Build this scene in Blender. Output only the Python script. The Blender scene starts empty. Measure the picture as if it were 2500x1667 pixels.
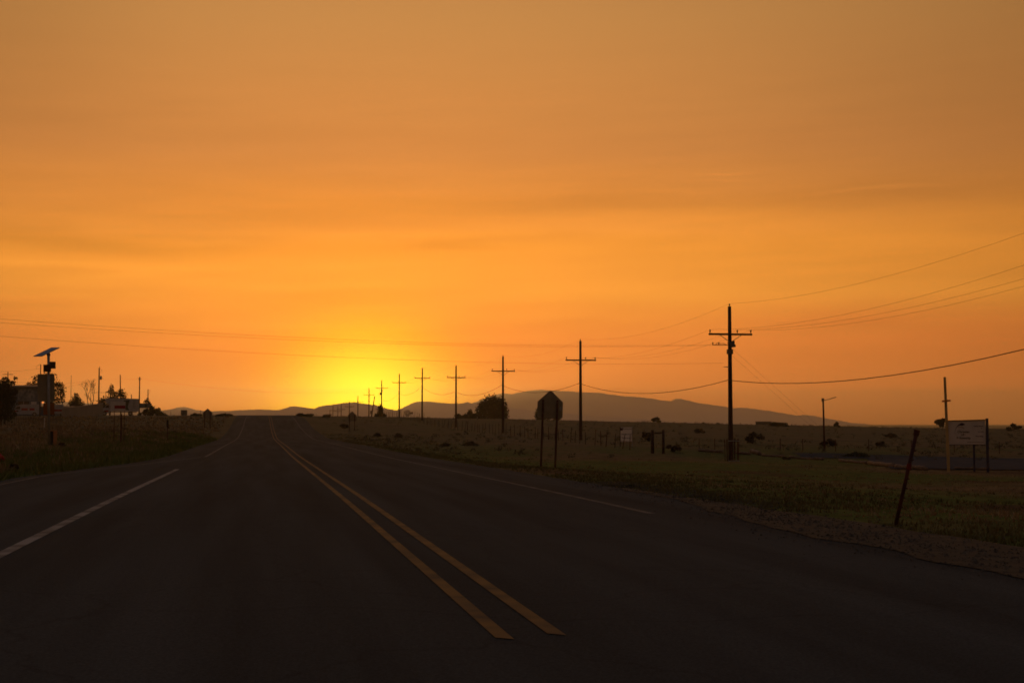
import bpy, math, random
import numpy as np
from mathutils import Vector, Matrix, noise as mnoise
random.seed(7)
R = math.radians
sc = bpy.context.scene
C = sc.collection

# ---------------------------------------------------------------- camera
F = 50.0 / 36.0 * 2500.0            # focal length in photo pixels
YAW, PITCH, EYE = math.atan(613 / F), math.atan(199.5 / F), 1.2
cam = bpy.data.objects.new('camera', bpy.data.cameras.new('camera')); C.objects.link(cam)
cam.data.lens = 50; cam.data.sensor_width = 36
cam.data.clip_start = 0.1; cam.data.clip_end = 40000
cam.location = (0, 0, EYE)
cam.rotation_euler = (math.pi / 2 + PITCH, 0, -YAW)
sc.camera = cam
sc.view_settings.view_transform = 'Standard'; sc.view_settings.look = 'None'
sc.view_settings.exposure = 0; sc.view_settings.gamma = 1
sc.cycles.volume_bounces = 1
sc.cycles.pixel_filter_type = 'BLACKMAN_HARRIS'; sc.cycles.filter_width = 1.7
SUN_AZ, SUN_EL = YAW * 0.0 + math.atan((895 - 1250) / F) + YAW, R(0.35)    # azimuth measured from +Y towards +X
SIGMA = 1.7e-4

# ---------------------------------------------------------------- world
world = bpy.data.worlds.new('World'); sc.world = world; world.use_nodes = True
nt = world.node_tree; nt.nodes.clear()
def N(t, **k):
    n = nt.nodes.new(t)
    for a, b in k.items(): setattr(n, a, b)
    return n
def L(a, b): nt.links.new(a, b)
def M(op, a, b=None, c=None, clamp=False):
    n = N('ShaderNodeMath', operation=op, use_clamp=clamp)
    for i, v in enumerate((a, b, c)):
        if v is None: continue
        if isinstance(v, (int, float)): n.inputs[i].default_value = v
        else: L(v, n.inputs[i])
    return n.outputs[0]
def lin(r, g, b):
    f = lambda c: ((c / 255 + .055) / 1.055) ** 2.4 if c > 10 else c / 255 / 12.92
    return (f(r), f(g), f(b), 1)
tc = N('ShaderNodeTexCoord')
sep = N('ShaderNodeSeparateXYZ'); L(tc.outputs['Generated'], sep.inputs[0])
dx = M('SUBTRACT', M('MULTIPLY', sep.outputs[0], math.cos(SUN_AZ)), M('MULTIPLY', sep.outputs[1], math.sin(SUN_AZ)))
dy = M('ADD', M('MULTIPLY', sep.outputs[0], math.sin(SUN_AZ)), M('MULTIPLY', sep.outputs[1], math.cos(SUN_AZ)))
az = M('MULTIPLY', M('ARCTAN2', dx, dy), 57.29578)
el = M('MULTIPLY', M('ARCSINE', sep.outputs[2]), 57.29578)
elp = M('MAXIMUM', el, 0.0)
# smoke bands: stretched noise shifts the elevation at which the ramp is read, and its brightness
cmb = N('ShaderNodeCombineXYZ'); L(M('MULTIPLY', az, 0.045), cmb.inputs[0]); L(M('MULTIPLY', el, 0.42), cmb.inputs[1])
cmb.inputs[2].default_value = 3.1
nz = N('ShaderNodeTexNoise'); nz.inputs['Scale'].default_value = 1.0; nz.inputs['Detail'].default_value = 5; nz.inputs['Roughness'].default_value = .55
L(cmb.outputs[0], nz.inputs['Vector'])
cmb2 = N('ShaderNodeCombineXYZ'); L(M('MULTIPLY', az, 0.16), cmb2.inputs[0]); L(M('ADD', M('MULTIPLY', el, 1.7), M('MULTIPLY', az, -.05)), cmb2.inputs[1])
nz2 = N('ShaderNodeTexNoise'); nz2.inputs['Scale'].default_value = 1.0; nz2.inputs['Detail'].default_value = 4
L(cmb2.outputs[0], nz2.inputs['Vector'])
band = M('MULTIPLY', M('SUBTRACT', nz.outputs['Fac'], .5), 3.2)
# bands only matter between 3 and 14 degrees
wnd = M('MULTIPLY', M('MULTIPLY_ADD', elp, .5, -.6, clamp=True), M('MULTIPLY_ADD', elp, -.1, 1.7, clamp=True))
el2 = M('ADD', elp, M('MULTIPLY', band, wnd))
ramp = N('ShaderNodeValToRGB'); L(M('DIVIDE', el2, 90.0), ramp.inputs[0])
stops = [(0, (162, 84, 34)), (1.3, (194, 100, 38)), (3.2, (222, 119, 46)), (5.2, (242, 151, 54)), (6.9, (239, 148, 52)), (8.6, (218, 135, 57)),
         (11, (203, 130, 66)), (16, (192, 133, 72)), (26, (140, 108, 74)), (45, (78, 79, 86)), (90, (72, 80, 98))]
cr = ramp.color_ramp
while len(cr.elements) < len(stops): cr.elements.new(.5)
for e, (p, c) in zip(cr.elements, stops): e.position = p / 90.0; e.color = lin(*c)
# the sky away from the sunset is darker
wide = M('EXPONENT', M('MULTIPLY', M('POWER', M('DIVIDE', M('ABSOLUTE', az), 34.0), 2.0), -1.0))
side0 = M('ADD', M('MULTIPLY', wide, .82), .18)
high = M('MULTIPLY_ADD', el, 1 / 40.0, -.5, clamp=True)
side = M('ADD', M('MULTIPLY', side0, M('SUBTRACT', 1.0, high)), high)
det = M('ADD', 1.0, M('MULTIPLY', M('MULTIPLY', M('SUBTRACT', nz2.outputs['Fac'], .5), .26), wnd))
# smoke streaks and wisps, plus corner and edge darkening painted into the sky: (photo x, photo y, half width, half height, strength)
wig = M('MULTIPLY', M('SUBTRACT', nz.outputs['Fac'], .5), 2.2)
wig2 = M('MULTIPLY', M('SUBTRACT', nz2.outputs['Fac'], .5), 1.0)
elw = M('ADD', M('ADD', el, wig), wig2)
A0 = math.degrees(math.atan((895 - 1250) / F))
for fx_, fy_, wx_, wy_, am_ in ((230, 605, 330, 24, -.20), (60, 570, 160, 14, -.08), (180, 665, 330, 18, .12), (1110, 614, 130, 11, -.12), (850, 572, 130, 9, .09), (1500, 562, 480, 24, .12),
                          (2010, 500, 450, 30, -.08), (1770, 430, 60, 3.5, .13), (1760, 448, 75, 3, .08), (2150, 486, 150, 5, .13), (1650, 472, 90, 4, .06), (2250, 590, 380, 45, .10), (600, 540, 330, 14, -.07),
                          (1300, 515, 380, 18, -.09), (900, 665, 360, 28, .06), (500, 470, 300, 40, -.04), (300, 330, 500, 60, -.05), (2300, 250, 300, 120, -.05), (-120, 900, 420, 170, -.24), (-50, 120, 330, 260, -.14), (2550, 960, 260, 120, -.05), (1500, 330, 600, 50, -.03)):
    ca = math.degrees(math.atan((fx_ - 1250) / F)) - A0; ce = math.degrees((1033 - fy_) / F)
    ga = M('POWER', M('MULTIPLY', M('SUBTRACT', az, ca), 1 / math.degrees(wx_ / F)), 2.0)
    ge = M('POWER', M('MULTIPLY', M('SUBTRACT', elw if wy_ > 6 else M('ADD', el, wig2), ce), 1 / math.degrees(wy_ / F)), 2.0)
    det = M('MULTIPLY_ADD', M('EXPONENT', M('MULTIPLY', M('ADD', ga, ge), -1.0)), am_, det)
lowsky = N('ShaderNodeVectorMath', operation='SCALE'); L(ramp.outputs[0], lowsky.inputs[0]); L(M('MULTIPLY', side, det), lowsky.inputs['Scale'])
# aureole of the sun behind the smoke
d2 = M('SQRT', M('ADD', M('POWER', az, 2.0), M('POWER', M('MULTIPLY', M('SUBTRACT', el, .2), 1.12), 2.0)))
g1 = M('EXPONENT', M('MULTIPLY', M('POWER', M('DIVIDE', d2, 2.8), 2.0), -1.0))
g2 = M('EXPONENT', M('DIVIDE', d2, -6.5))
def scaled(col, s):
    n = N('ShaderNodeVectorMath', operation='SCALE'); n.inputs[0].default_value = col
    L(s, n.inputs['Scale']); return n.outputs[0]
def vadd(a, b):
    n = N('ShaderNodeVectorMath', operation='ADD'); L(a, n.inputs[0]); L(b, n.inputs[1]); return n.outputs[0]
glow = vadd(scaled((1.3, 1.25, -.09), g1), scaled((.42, .05, -.035), g2))
tot0 = N('ShaderNodeVectorMath', operation='MAXIMUM'); L(vadd(lowsky.outputs[0], glow), tot0.inputs[0]); tot0.inputs[1].default_value = (0, 0, 0); tot = tot0.outputs[0]
# the haze box below dims the lowest degrees of the sky: the sky behind it is that much brighter
path = M('MINIMUM', M('DIVIDE', 230.0, M('MAXIMUM', sep.outputs[2], .001)), 9000.0)
comp = M('EXPONENT', M('MULTIPLY', path, SIGMA * .75))
tot2 = N('ShaderNodeVectorMath', operation='SCALE'); L(tot, tot2.inputs[0]); L(comp, tot2.inputs['Scale'])
below = M('MULTIPLY_ADD', sep.outputs[2], 40.0, 1.0, clamp=True)
tot3 = N('ShaderNodeVectorMath', operation='SCALE'); L(tot2.outputs[0], tot3.inputs[0]); L(below, tot3.inputs['Scale'])
sky = N('ShaderNodeTexSky', sky_type='NISHITA', sun_disc=False)
sky.sun_elevation = SUN_EL; sky.sun_rotation = SUN_AZ; sky.dust_density = 6; sky.air_density = 1.5; sky.ozone_density = 1
up = M('MULTIPLY_ADD', el, 1 / 30.0, -.6, clamp=True)
skyS = N('ShaderNodeVectorMath', operation='SCALE'); L(sky.outputs[0], skyS.inputs[0]); L(M('MULTIPLY', up, .10), skyS.inputs['Scale'])
bg = N('ShaderNodeBackground'); L(vadd(tot3.outputs[0], skyS.outputs[0]), bg.inputs[0]); bg.inputs[1].default_value = 1.0
out = N('ShaderNodeOutputWorld'); L(bg.outputs[0], out.inputs[0])

# ---------------------------------------------------------------- sun (already behind the hills)
sun = bpy.data.objects.new('sun', bpy.data.lights.new('sun', 'SUN')); C.objects.link(sun)
sun.data.energy = 0.6; sun.data.angle = R(1.5); sun.data.color = (1, .5, .18)
sdir = Vector((math.sin(SUN_AZ) * math.cos(SUN_EL), math.cos(SUN_AZ) * math.cos(SUN_EL), math.sin(SUN_EL)))
sun.rotation_euler = (-sdir).to_track_quat('-Z', 'Y').to_euler()

# ---------------------------------------------------------------- geometry helpers
FW = Vector((math.sin(YAW), math.cos(YAW), 0)) * math.cos(PITCH) + Vector((0, 0, math.sin(PITCH)))
RT = Vector((math.cos(YAW), -math.sin(YAW), 0)); UPV = RT.cross(FW)
def ray(px, py): return FW + RT * ((px - 1250) / F) + UPV * ((833.5 - py) / F)
FH = Vector((math.sin(YAW), math.cos(YAW), 0))
def at(px, py, D):
    """point on the ray of a photo pixel whose horizontal distance along the view is D metres"""
    r = ray(px, py); return Vector((0, 0, EYE)) + r * (D / r.dot(FH))

YS = [-60, 0, 20, 40, 66, 96, 106, 140, 183, 230, 273, 310, 350, 420, 500, 700, 1500, 4000, 30000]
COL = {
 -300: [.2, .3, .3, .4, .6, .9, 1., 1.4, 1.8, 2.2, 2.6, 2.7, 2.7, 2.4, 1.5, -1, -4, -7, -10],
 -40: [.1, .1, .15, .2, .3, .5, .6, .95, 1.4, 2.1, 2.6, 2.75, 2.7, 2.0, .8, -2, -5, -8, -10],
 -10: [0, 0, -.03, -.05, -.03, 0, .05, .25, .65, 1.9, 2.65, 2.72, 2.5, 1.2, -.8, -3, -5, -8, -10],
 0: [0, 0, -.03, -.12, -.24, -.28, -.31, -.37, .35, 1.98, 2.7, 2.72, 2.4, 1.2, -.8, -3, -5, -8, -10],
 12: [0, 0, -.1, -.35, -.85, -.95, -.85, -.45, .0, 1.3, 2.4, 2.7, 2.4, 1.2, -.8, -3, -5, -8, -10],
 31: [-.3, -.3, -.5, -.85, -1.15, -1.35, -.85, -.4, 0, .54, 1.78, 2.5, 2.5, 1.3, -.8, -3, -5, -8, -10],
 67: [-.6, -.6, -.7, -1, -1.4, -1.6, -1.3, -.9, -.4, .2, 1.1, 1.8, 1.8, 1, -1, -3, -5, -8, -10],
 105: [-.9, -.9, -1., -1.2, -1.5, -1.8, -1.7, -1.3, -.8, -.2, .4, 1.0, 1.0, .4, -1, -3, -5, -8, -10],
 160: [-1.2, -1.2, -1.3, -1.5, -1.7, -2, -2, -1.7, -1.4, -.9, -.5, -.1, 0, -.5, -1.5, -3, -5, -8, -10],
 320: [-1.5, -1.5, -1.7, -1.9, -2.1, -2.4, -2.4, -2.2, -2, -1.7, -1.5, -1.4, -1.4, -2, -3, -4, -6, -8, -10],
}
COLX = sorted(COL)
def pchip_slopes(x, y):
    x = np.array(x, float); y = np.array(y, float); h = np.diff(x); d = np.diff(y) / h
    m = np.zeros_like(y); m[0], m[-1] = d[0], d[-1]
    for i in range(1, len(x) - 1):
        if d[i-1] * d[i] > 0:
            w1, w2 = 2 * h[i] + h[i-1], h[i] + 2 * h[i-1]
            m[i] = (w1 + w2) / (w1 / d[i-1] + w2 / d[i])
    return m
SL = {k: pchip_slopes(YS, v) for k, v in COL.items()}
def colz(k, Y):
    Y = min(max(Y, YS[0]), YS[-1]); i = 0
    while Y > YS[i+1]: i += 1
    h = YS[i+1] - YS[i]; t = (Y - YS[i]) / h; v = COL[k]; m = SL[k]
    return ((2*t**3 - 3*t*t + 1) * v[i] + (t**3 - 2*t*t + t) * h * m[i] + (-2*t**3 + 3*t*t) * v[i+1] + (t**3 - t*t) * h * m[i+1])
def roadz(Y): return colz(0, Y)
def pave_l(Y): return float(np.interp(Y, [0, 36, 50, 60, 400], [-5.75, -5.75, -4.5, -4.0, -4.0]))
def pave_r(Y): return 6.9
def sm(t): t = min(max(t, 0), 1); return t * t * (3 - 2 * t)
def H(X, Y, rough=True):
    if X <= COLX[0]: z = colz(COLX[0], Y)
    elif X >= COLX[-1]: z = colz(COLX[-1], Y)
    else:
        i = 0
        while X > COLX[i+1]: i += 1
        t = (X - COLX[i]) / (COLX[i+1] - COLX[i])
        z = colz(COLX[i], Y) * (1 - t) + colz(COLX[i+1], Y) * t
    d = max(pave_l(Y) - X, X - pave_r(Y)) if Y < 600 else 99
    w = sm(d / 4.5)
    zz = (roadz(Y) - .07) * (1 - w) + z * w
    if rough and d > 0 and abs(X) < 500 and Y < 900:
        zz += min(d / 3, 1) * (.05 * mnoise.noise(Vector((X * .45, Y * .45, 0))) + .09 * mnoise.noise(Vector((X * .09, Y * .09, 5))))
        zz += .02 * (1 if d < 3 else 0)
    return zz
def ground_hit(px, py):
    r = ray(px, py); o = Vector((0, 0, EYE)); t = 4.0
    while t < 700:
        p = o + r * t
        if p.z < H(p.x, p.y): break
        t *= 1.004
    return Vector((p.x, p.y, H(p.x, p.y)))

class MB:
    def __init__(s): s.v = []; s.f = []
    def add(s, vs, fs):
        b = len(s.v); s.v += [tuple(v) for v in vs]; s.f += [tuple(i + b for i in f) for f in fs]; return s
    def box(s, c, d, rot=None):
        x, y, z = d[0] / 2, d[1] / 2, d[2] / 2
        vs = [Vector(p) for p in ((-x,-y,-z),(x,-y,-z),(x,y,-z),(-x,y,-z),(-x,-y,z),(x,-y,z),(x,y,z),(-x,y,z))]
        if rot is not None: vs = [rot @ v for v in vs]
        vs = [v + Vector(c) for v in vs]
        return s.add(vs, [(0,3,2,1),(4,5,6,7),(0,1,5,4),(1,2,6,5),(2,3,7,6),(3,0,4,7)])
    def tube(s, pts, rad, n=8, cap=True):
        pts = [Vector(p) for p in pts]; k = len(pts)
        rad = rad if hasattr(rad, '__len__') else [rad] * k
        vs = []; fs = []
        for i, p in enumerate(pts):
            t = (pts[min(i+1, k-1)] - pts[max(i-1, 0)]).normalized()
            a = t.cross(Vector((0, 0, 1)) if abs(t.z) < .9 else Vector((1, 0, 0))).normalized(); b = t.cross(a)
            vs += [p + (a * math.cos(2*math.pi*j/n) + b * math.sin(2*math.pi*j/n)) * rad[i] for j in range(n)]
        for i in range(k - 1):
            for j in range(n):
                fs.append((i*n+j, i*n+(j+1) % n, (i+1)*n+(j+1) % n, (i+1)*n+j))
        if cap: fs += [tuple(range(n-1, -1, -1)), tuple((k-1)*n + j for j in range(n))]
        return s.add(vs, fs)
    def prism(s, poly, y0, y1):
        """outline in the local XZ plane, thick from y0 to y1"""
        n = len(poly); vs = [(x, y0, z) for x, z in poly] + [(x, y1, z) for x, z in poly]
        fs = [tuple(range(n)), tuple(range(2*n-1, n-1, -1))] + [(i, i+n, (i+1) % n + n, (i+1) % n) for i in range(n)]
        return s.add(vs, fs)
    def build(s, name, mat, parent=None, smooth=False, loc=None):
        me = bpy.data.meshes.new(name); me.from_pydata(s.v, [], s.f); me.materials.append(mat)
        if smooth: me.polygons.foreach_set('use_smooth', [True] * len(me.polygons))
        o = bpy.data.objects.new(name, me); C.objects.link(o)
        if parent: o.parent = parent
        if loc: o.location = loc
        return o
def tag(o, label=None, cat=None, group=None, kind=None):
    if label: o['label'] = label
    if cat: o['category'] = cat
    if group: o['group'] = group
    if kind: o['kind'] = kind
    return o
def thing(name, loc, label, cat, group=None, rz=0):
    o = bpy.data.objects.new(name, None); C.objects.link(o); o.empty_display_size = .2
    o.location = loc; o.rotation_euler = (0, 0, rz); return tag(o, label, cat, group)
def copy_tree(o, parent=None):
    c = o.copy(); C.objects.link(c); c.parent = parent
    for ch in list(o.children): copy_tree(ch, c)
    return c
def face_cam(p): return -math.atan2(p.x, p.y)     # local -Y towards the camera

# ---------------------------------------------------------------- materials
def mat(name, col, rough=.9, col2=None, scale=5, detail=4, metal=0, emit=None, bump=0, stretch=None, spec=.3, lo=.4, hi=.6):
    m = bpy.data.materials.new(name); m.use_nodes = True; t = m.node_tree; b = t.nodes['Principled BSDF']
    b.inputs['Base Color'].default_value = (*col, 1); b.inputs['Roughness'].default_value = rough
    b.inputs['Metallic'].default_value = metal; b.inputs['Specular IOR Level'].default_value = spec
    if col2 or bump:
        co = t.nodes.new('ShaderNodeTexCoord'); mp = t.nodes.new('ShaderNodeMapping'); t.links.new(co.outputs['Object'], mp.inputs[0])
        if stretch: mp.inputs['Scale'].default_value = stretch
        n = t.nodes.new('ShaderNodeTexNoise'); n.inputs['Scale'].default_value = scale; n.inputs['Detail'].default_value = detail
        t.links.new(mp.outputs[0], n.inputs['Vector'])
        if col2:
            r = t.nodes.new('ShaderNodeValToRGB'); r.color_ramp.elements[0].position = lo; r.color_ramp.elements[1].position = hi
            r.color_ramp.elements[0].color = (*col, 1); r.color_ramp.elements[1].color = (*col2, 1)
            t.links.new(n.outputs['Fac'], r.inputs[0]); t.links.new(r.outputs[0], b.inputs['Base Color'])
        if bump:
            bm = t.nodes.new('ShaderNodeBump'); bm.inputs['Strength'].default_value = bump; bm.inputs['Distance'].default_value = .02
            t.links.new(n.outputs['Fac'], bm.inputs['Height']); t.links.new(bm.outputs[0], b.inputs['Normal'])
    if emit:
        b.inputs['Emission Color'].default_value = (*emit[0], 1); b.inputs['Emission Strength'].default_value = emit[1]
    return m
m_pole = mat('pole wood', (.03, .012, .009), .9, (.055, .024, .016), 6, stretch=(4, 4, .4))
m_arm = mat('crossarm wood', (.035, .014, .01), .9, (.06, .026, .018), 5)
m_ins = mat('insulator', (.05, .03, .025), .35)
m_metal = mat('dull metal', (.12, .11, .10), .55, (.17, .155, .14), 3, metal=.4)
m_steel = mat('galvanised steel', (.24, .235, .23), .6, (.3, .29, .28), 4, metal=.3)
m_rust = mat('rusty steel', (.045, .014, .011), .85, (.09, .025, .015), 9)
m_redrag = mat('red rag', (.16, .02, .012), .8, (.06, .015, .01), 12)
m_redpaint = mat('faded red paint', (.38, .012, .01), .6, (.26, .01, .008), 4)
m_wire = mat('wire', (.03, .02, .018), .6)
m_signback = mat('sign back', (.20, .18, .13), .6, (.25, .22, .16), 2, metal=.2)
m_signpost = mat('sign post paint', (.07, .022, .018), .8, (.045, .015, .012), 7)
m_white = mat('white board', (.48, .46, .44), .7, (.56, .53, .5), 2)
m_whitetruck = mat('white truck paint', (.36, .37, .40), .6, (.30, .31, .33), 1.5)
m_whitesign = mat('bright white board', (.78, .76, .74), .7)
m_redband = mat('red band', (.26, .006, .01), .6)
m_ink = mat('dark violet ink', (.03, .015, .06), .7)
m_ink2 = mat('dark ink', (.06, .05, .045), .7)
m_goldink = mat('ochre ink', (.22, .13, .05), .7)
m_creampost = mat('cream painted post', (.45, .33, .14), .7, (.36, .26, .11), 3)
m_bluepost = mat('dark blue post', (.03, .03, .07), .7)
m_orange = mat('orange board', (.6, .22, .04), .7)
m_orangeplate = mat('amber plaque', (.26, .085, .006), .7)
m_log = mat('weathered log', (.20, .135, .09), .9, (.10, .065, .045), 3, stretch=(1, 1, 3))
m_tan = mat('tan cabinet', (.42, .19, .08), .7, (.3, .15, .07), 2)
m_dark = mat('black rubber', (.015, .013, .012), .8)
m_glass = mat('dark glass', (.02, .025, .03), .15, spec=.5)
m_bark = mat('bark', (.05, .03, .022), .95, (.08, .05, .035), 6)
m_leafdark = mat('dark evergreen leaves', (.018, .022, .008), .9, (.035, .038, .014), 1.2)
m_leaf = mat('olive leaves', (.028, .034, .012), .9, (.05, .052, .02), .8)
m_sage = mat('sagebrush', (.085, .072, .038), .95, (.13, .11, .06), .5)
m_shrub = mat('brown shrub', (.04, .028, .018), .95, (.065, .05, .028), .7)
m_bluewall = mat('blue grey wall', (.11, .14, .17), .85, (.07, .09, .13), .7)
m_mural = mat('mottled mural', (.24, .26, .27), .85, (.08, .1, .13), 1.6, detail=6)
m_trim = mat('pale trim', (.75, .62, .5), .7)
m_greyfence = mat('grey sheet metal', (.15, .16, .165), .8, (.12, .13, .14), .3)
m_solar = mat('solar cell', (.13, .14, .19), .3, (.16, .17, .22), 1, spec=.6)
m_lens = mat('dark amber lens', (.03, .012, .004), .3)
m_beaconyellow = mat('beacon housing', (.09, .05, .012), .6)
m_glint = mat('orange glint', (1, .4, .1), .5, emit=((1, .28, .06), 1.1))
m_greyroof = mat('grey roof', (.34, .3, .26), .8)
m_green = mat('dark green box', (.03, .05, .04), .7)

# ground: dry grass, olive grass and bare dirt in patches
def ground_mat():
    m = bpy.data.materials.new('dry grassland'); m.use_nodes = True; t = m.node_tree; b = t.nodes['Principled BSDF']
    b.inputs['Roughness'].default_value = 1; b.inputs['Specular IOR Level'].default_value = .05
    co = t.nodes.new('ShaderNodeTexCoord')
    def nz(s, d, st=(1, 1, 1)):
        mp = t.nodes.new('ShaderNodeMapping'); mp.inputs['Scale'].default_value = st; t.links.new(co.outputs['Object'], mp.inputs[0])
        n = t.nodes.new('ShaderNodeTexNoise'); n.inputs['Scale'].default_value = s; n.inputs['Detail'].default_value = d; n.inputs['Roughness'].default_value = .62
        t.links.new(mp.outputs[0], n.inputs['Vector']); return n.outputs['Fac']
    def rp(f, a, b_, ca, cb):
        r = t.nodes.new('ShaderNodeValToRGB'); r.color_ramp.elements[0].position = a; r.color_ramp.elements[1].position = b_
        r.color_ramp.elements[0].color = (*ca, 1); r.color_ramp.elements[1].color = (*cb, 1); t.links.new(f, r.inputs[0]); return r.outputs[0]
    def mix(f, a, b_):
        x = t.nodes.new('ShaderNodeMix'); x.data_type = 'RGBA'; t.links.new(f, x.inputs[0]); t.links.new(a, x.inputs[6]); t.links.new(b_, x.inputs[7]); return x.outputs[2]
    dry = rp(nz(.9, 7), .35, .7, (.085, .052, .02), (.21, .13, .06))
    olive = rp(nz(1.4, 6), .35, .65, (.045, .058, .011), (.105, .12, .026))
    dirt = rp(nz(3, 6), .3, .7, (.06, .028, .016), (.10, .05, .028))
    f1 = rp(nz(.055, 5, (1, .45, 1)), .48, .57, (0, 0, 0), (1, 1, 1))
    f2 = rp(nz(.16, 6, (1, .5, 1)), .56, .66, (0, 0, 0), (1, 1, 1))
    c = mix(f2, mix(f1, olive, dry), dirt)
    # farther than about 100 m the short dry grass takes over from the mown roadside
    sp = t.nodes.new('ShaderNodeSeparateXYZ'); t.links.new(co.outputs['Object'], sp.inputs[0])
    mr = t.nodes.new('ShaderNodeMapRange'); mr.inputs[1].default_value = 85; mr.inputs[2].default_value = 135; t.links.new(sp.outputs[1], mr.inputs[0])
    far = rp(nz(.35, 7), .3, .72, (.07, .052, .028), (.15, .112, .062))
    ff = t.nodes.new('ShaderNodeMath'); ff.operation = 'MULTIPLY'; t.links.new(mr.outputs[0], ff.inputs[0]); ff.inputs[1].default_value = .85
    c = mix(ff.outputs[0], c, far)
    t.links.new(c, b.inputs['Base Color'])
    bm = t.nodes.new('ShaderNodeBump'); bm.inputs['Strength'].default_value = .8; bm.inputs['Distance'].default_value = .08
    t.links.new(nz(2.5, 6), bm.inputs['Height']); t.links.new(bm.outputs[0], b.inputs['Normal'])
    return m
m_ground = ground_mat()
def asphalt_mat():
    m = bpy.data.materials.new('asphalt'); m.use_nodes = True; t = m.node_tree; b = t.nodes['Principled BSDF']
    b.inputs['Roughness'].default_value = .95; b.inputs['Specular IOR Level'].default_value = .04
    co = t.nodes.new('ShaderNodeTexCoord')
    def nz(s, d, st=(1, 1, 1)):
        mp = t.nodes.new('ShaderNodeMapping'); mp.inputs['Scale'].default_value = st; t.links.new(co.outputs['Object'], mp.inputs[0])
        n = t.nodes.new('ShaderNodeTexNoise'); n.inputs['Scale'].default_value = s; n.inputs['Detail'].default_value = d
        t.links.new(mp.outputs[0], n.inputs['Vector']); return n.outputs['Fac']
    r = t.nodes.new('ShaderNodeValToRGB'); r.color_ramp.elements[0].position = .3; r.color_ramp.elements[1].position = .7
    r.color_ramp.elements[0].color = (.030, .033, .034, 1); r.color_ramp.elements[1].color = (.062, .066, .066, 1)
    t.links.new(nz(.5, 6, (2.6, .12, 1)), r.inputs[0])
    g = t.nodes.new('ShaderNodeValToRGB'); g.color_ramp.elements[0].position = .3; g.color_ramp.elements[1].position = .75
    g.color_ramp.elements[0].color = (.72, .72, .72, 1); g.color_ramp.elements[1].color = (1.3, 1.3, 1.3, 1)
    t.links.new(nz(60, 3), g.inputs[0])
    x = t.nodes.new('ShaderNodeMix'); x.data_type = 'RGBA'; x.blend_type = 'MULTIPLY'; x.inputs[0].default_value = 1
    t.links.new(r.outputs[0], x.inputs[6]); t.links.new(g.outputs[0], x.inputs[7]); vo = t.nodes.new('ShaderNodeTexVoronoi'); vo.feature = 'DISTANCE_TO_EDGE'; vo.inputs['Scale'].default_value = .42
    wn = t.nodes.new('ShaderNodeTexNoise'); wn.inputs['Scale'].default_value = 1.1; wn.inputs['Detail'].default_value = 5; t.links.new(co.outputs['Object'], wn.inputs['Vector'])
    wa = t.nodes.new('ShaderNodeVectorMath'); wa.operation = 'ADD'; t.links.new(co.outputs['Object'], wa.inputs[0]); t.links.new(wn.outputs['Color'], wa.inputs[1]); t.links.new(wa.outputs[0], vo.inputs['Vector'])
    cm = t.nodes.new('ShaderNodeMapRange'); cm.inputs[1].default_value = .002; cm.inputs[2].default_value = .012; cm.inputs[3].default_value = .84; cm.inputs[4].default_value = 1; t.links.new(vo.outputs['Distance'], cm.inputs[0])
    x2 = t.nodes.new('ShaderNodeVectorMath'); x2.operation = 'SCALE'; t.links.new(x.outputs[2], x2.inputs[0]); t.links.new(cm.outputs[0], x2.inputs['Scale'])
    t.links.new(x2.outputs[0], b.inputs['Base Color'])
    bm = t.nodes.new('ShaderNodeBump'); bm.inputs['Strength'].default_value = .5; bm.inputs['Distance'].default_value = .01
    t.links.new(nz(90, 2), bm.inputs['Height']); t.links.new(bm.outputs[0], b.inputs['Normal'])
    return m
m_asphalt = asphalt_mat()
m_paintw = mat('worn white paint', (.05, .05, .05), .85, (.23, .22, .21), 2.3, detail=9, lo=.3, hi=.62)
m_paintf = mat('faded white paint', (.03, .03, .032), .85, (.095, .092, .088), 1.7, detail=9, lo=.32, hi=.66)
m_painty = mat('worn yellow paint', (.05, .032, .02), .85, (.19, .094, .022), 1.9, detail=10, lo=.3, hi=.62)
m_gravel = mat('gravel', (.012, .011, .009), .95, (.036, .029, .02), 2.6, detail=10, bump=1, lo=.36, hi=.66)
m_stone = mat('stone grit', (.03, .026, .02), .95, (.085, .07, .055), .9)
m_reddirt = mat('red dirt', (.075, .018, .012), .95, (.1, .035, .02), 4, bump=.6)
m_lot = mat('parking asphalt', (.032, .038, .048), 1, (.048, .054, .064), .6, spec=.02)
m_grassA = mat('green verge grass', (.085, .115, .02), .95, (.15, .16, .035), .25)
m_grassC = mat('olive brown grass', (.10, .10, .025), .95, (.15, .12, .045), .3)
m_grassB = mat('dry verge grass', (.30, .21, .11), .95, (.18, .12, .055), .3)
m_hill = mat('hazy hillside', (.15, .20, .34), 1, (.20, .24, .38), .004, spec=0)  # bluish tint of the haze painted into the base colour

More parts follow.
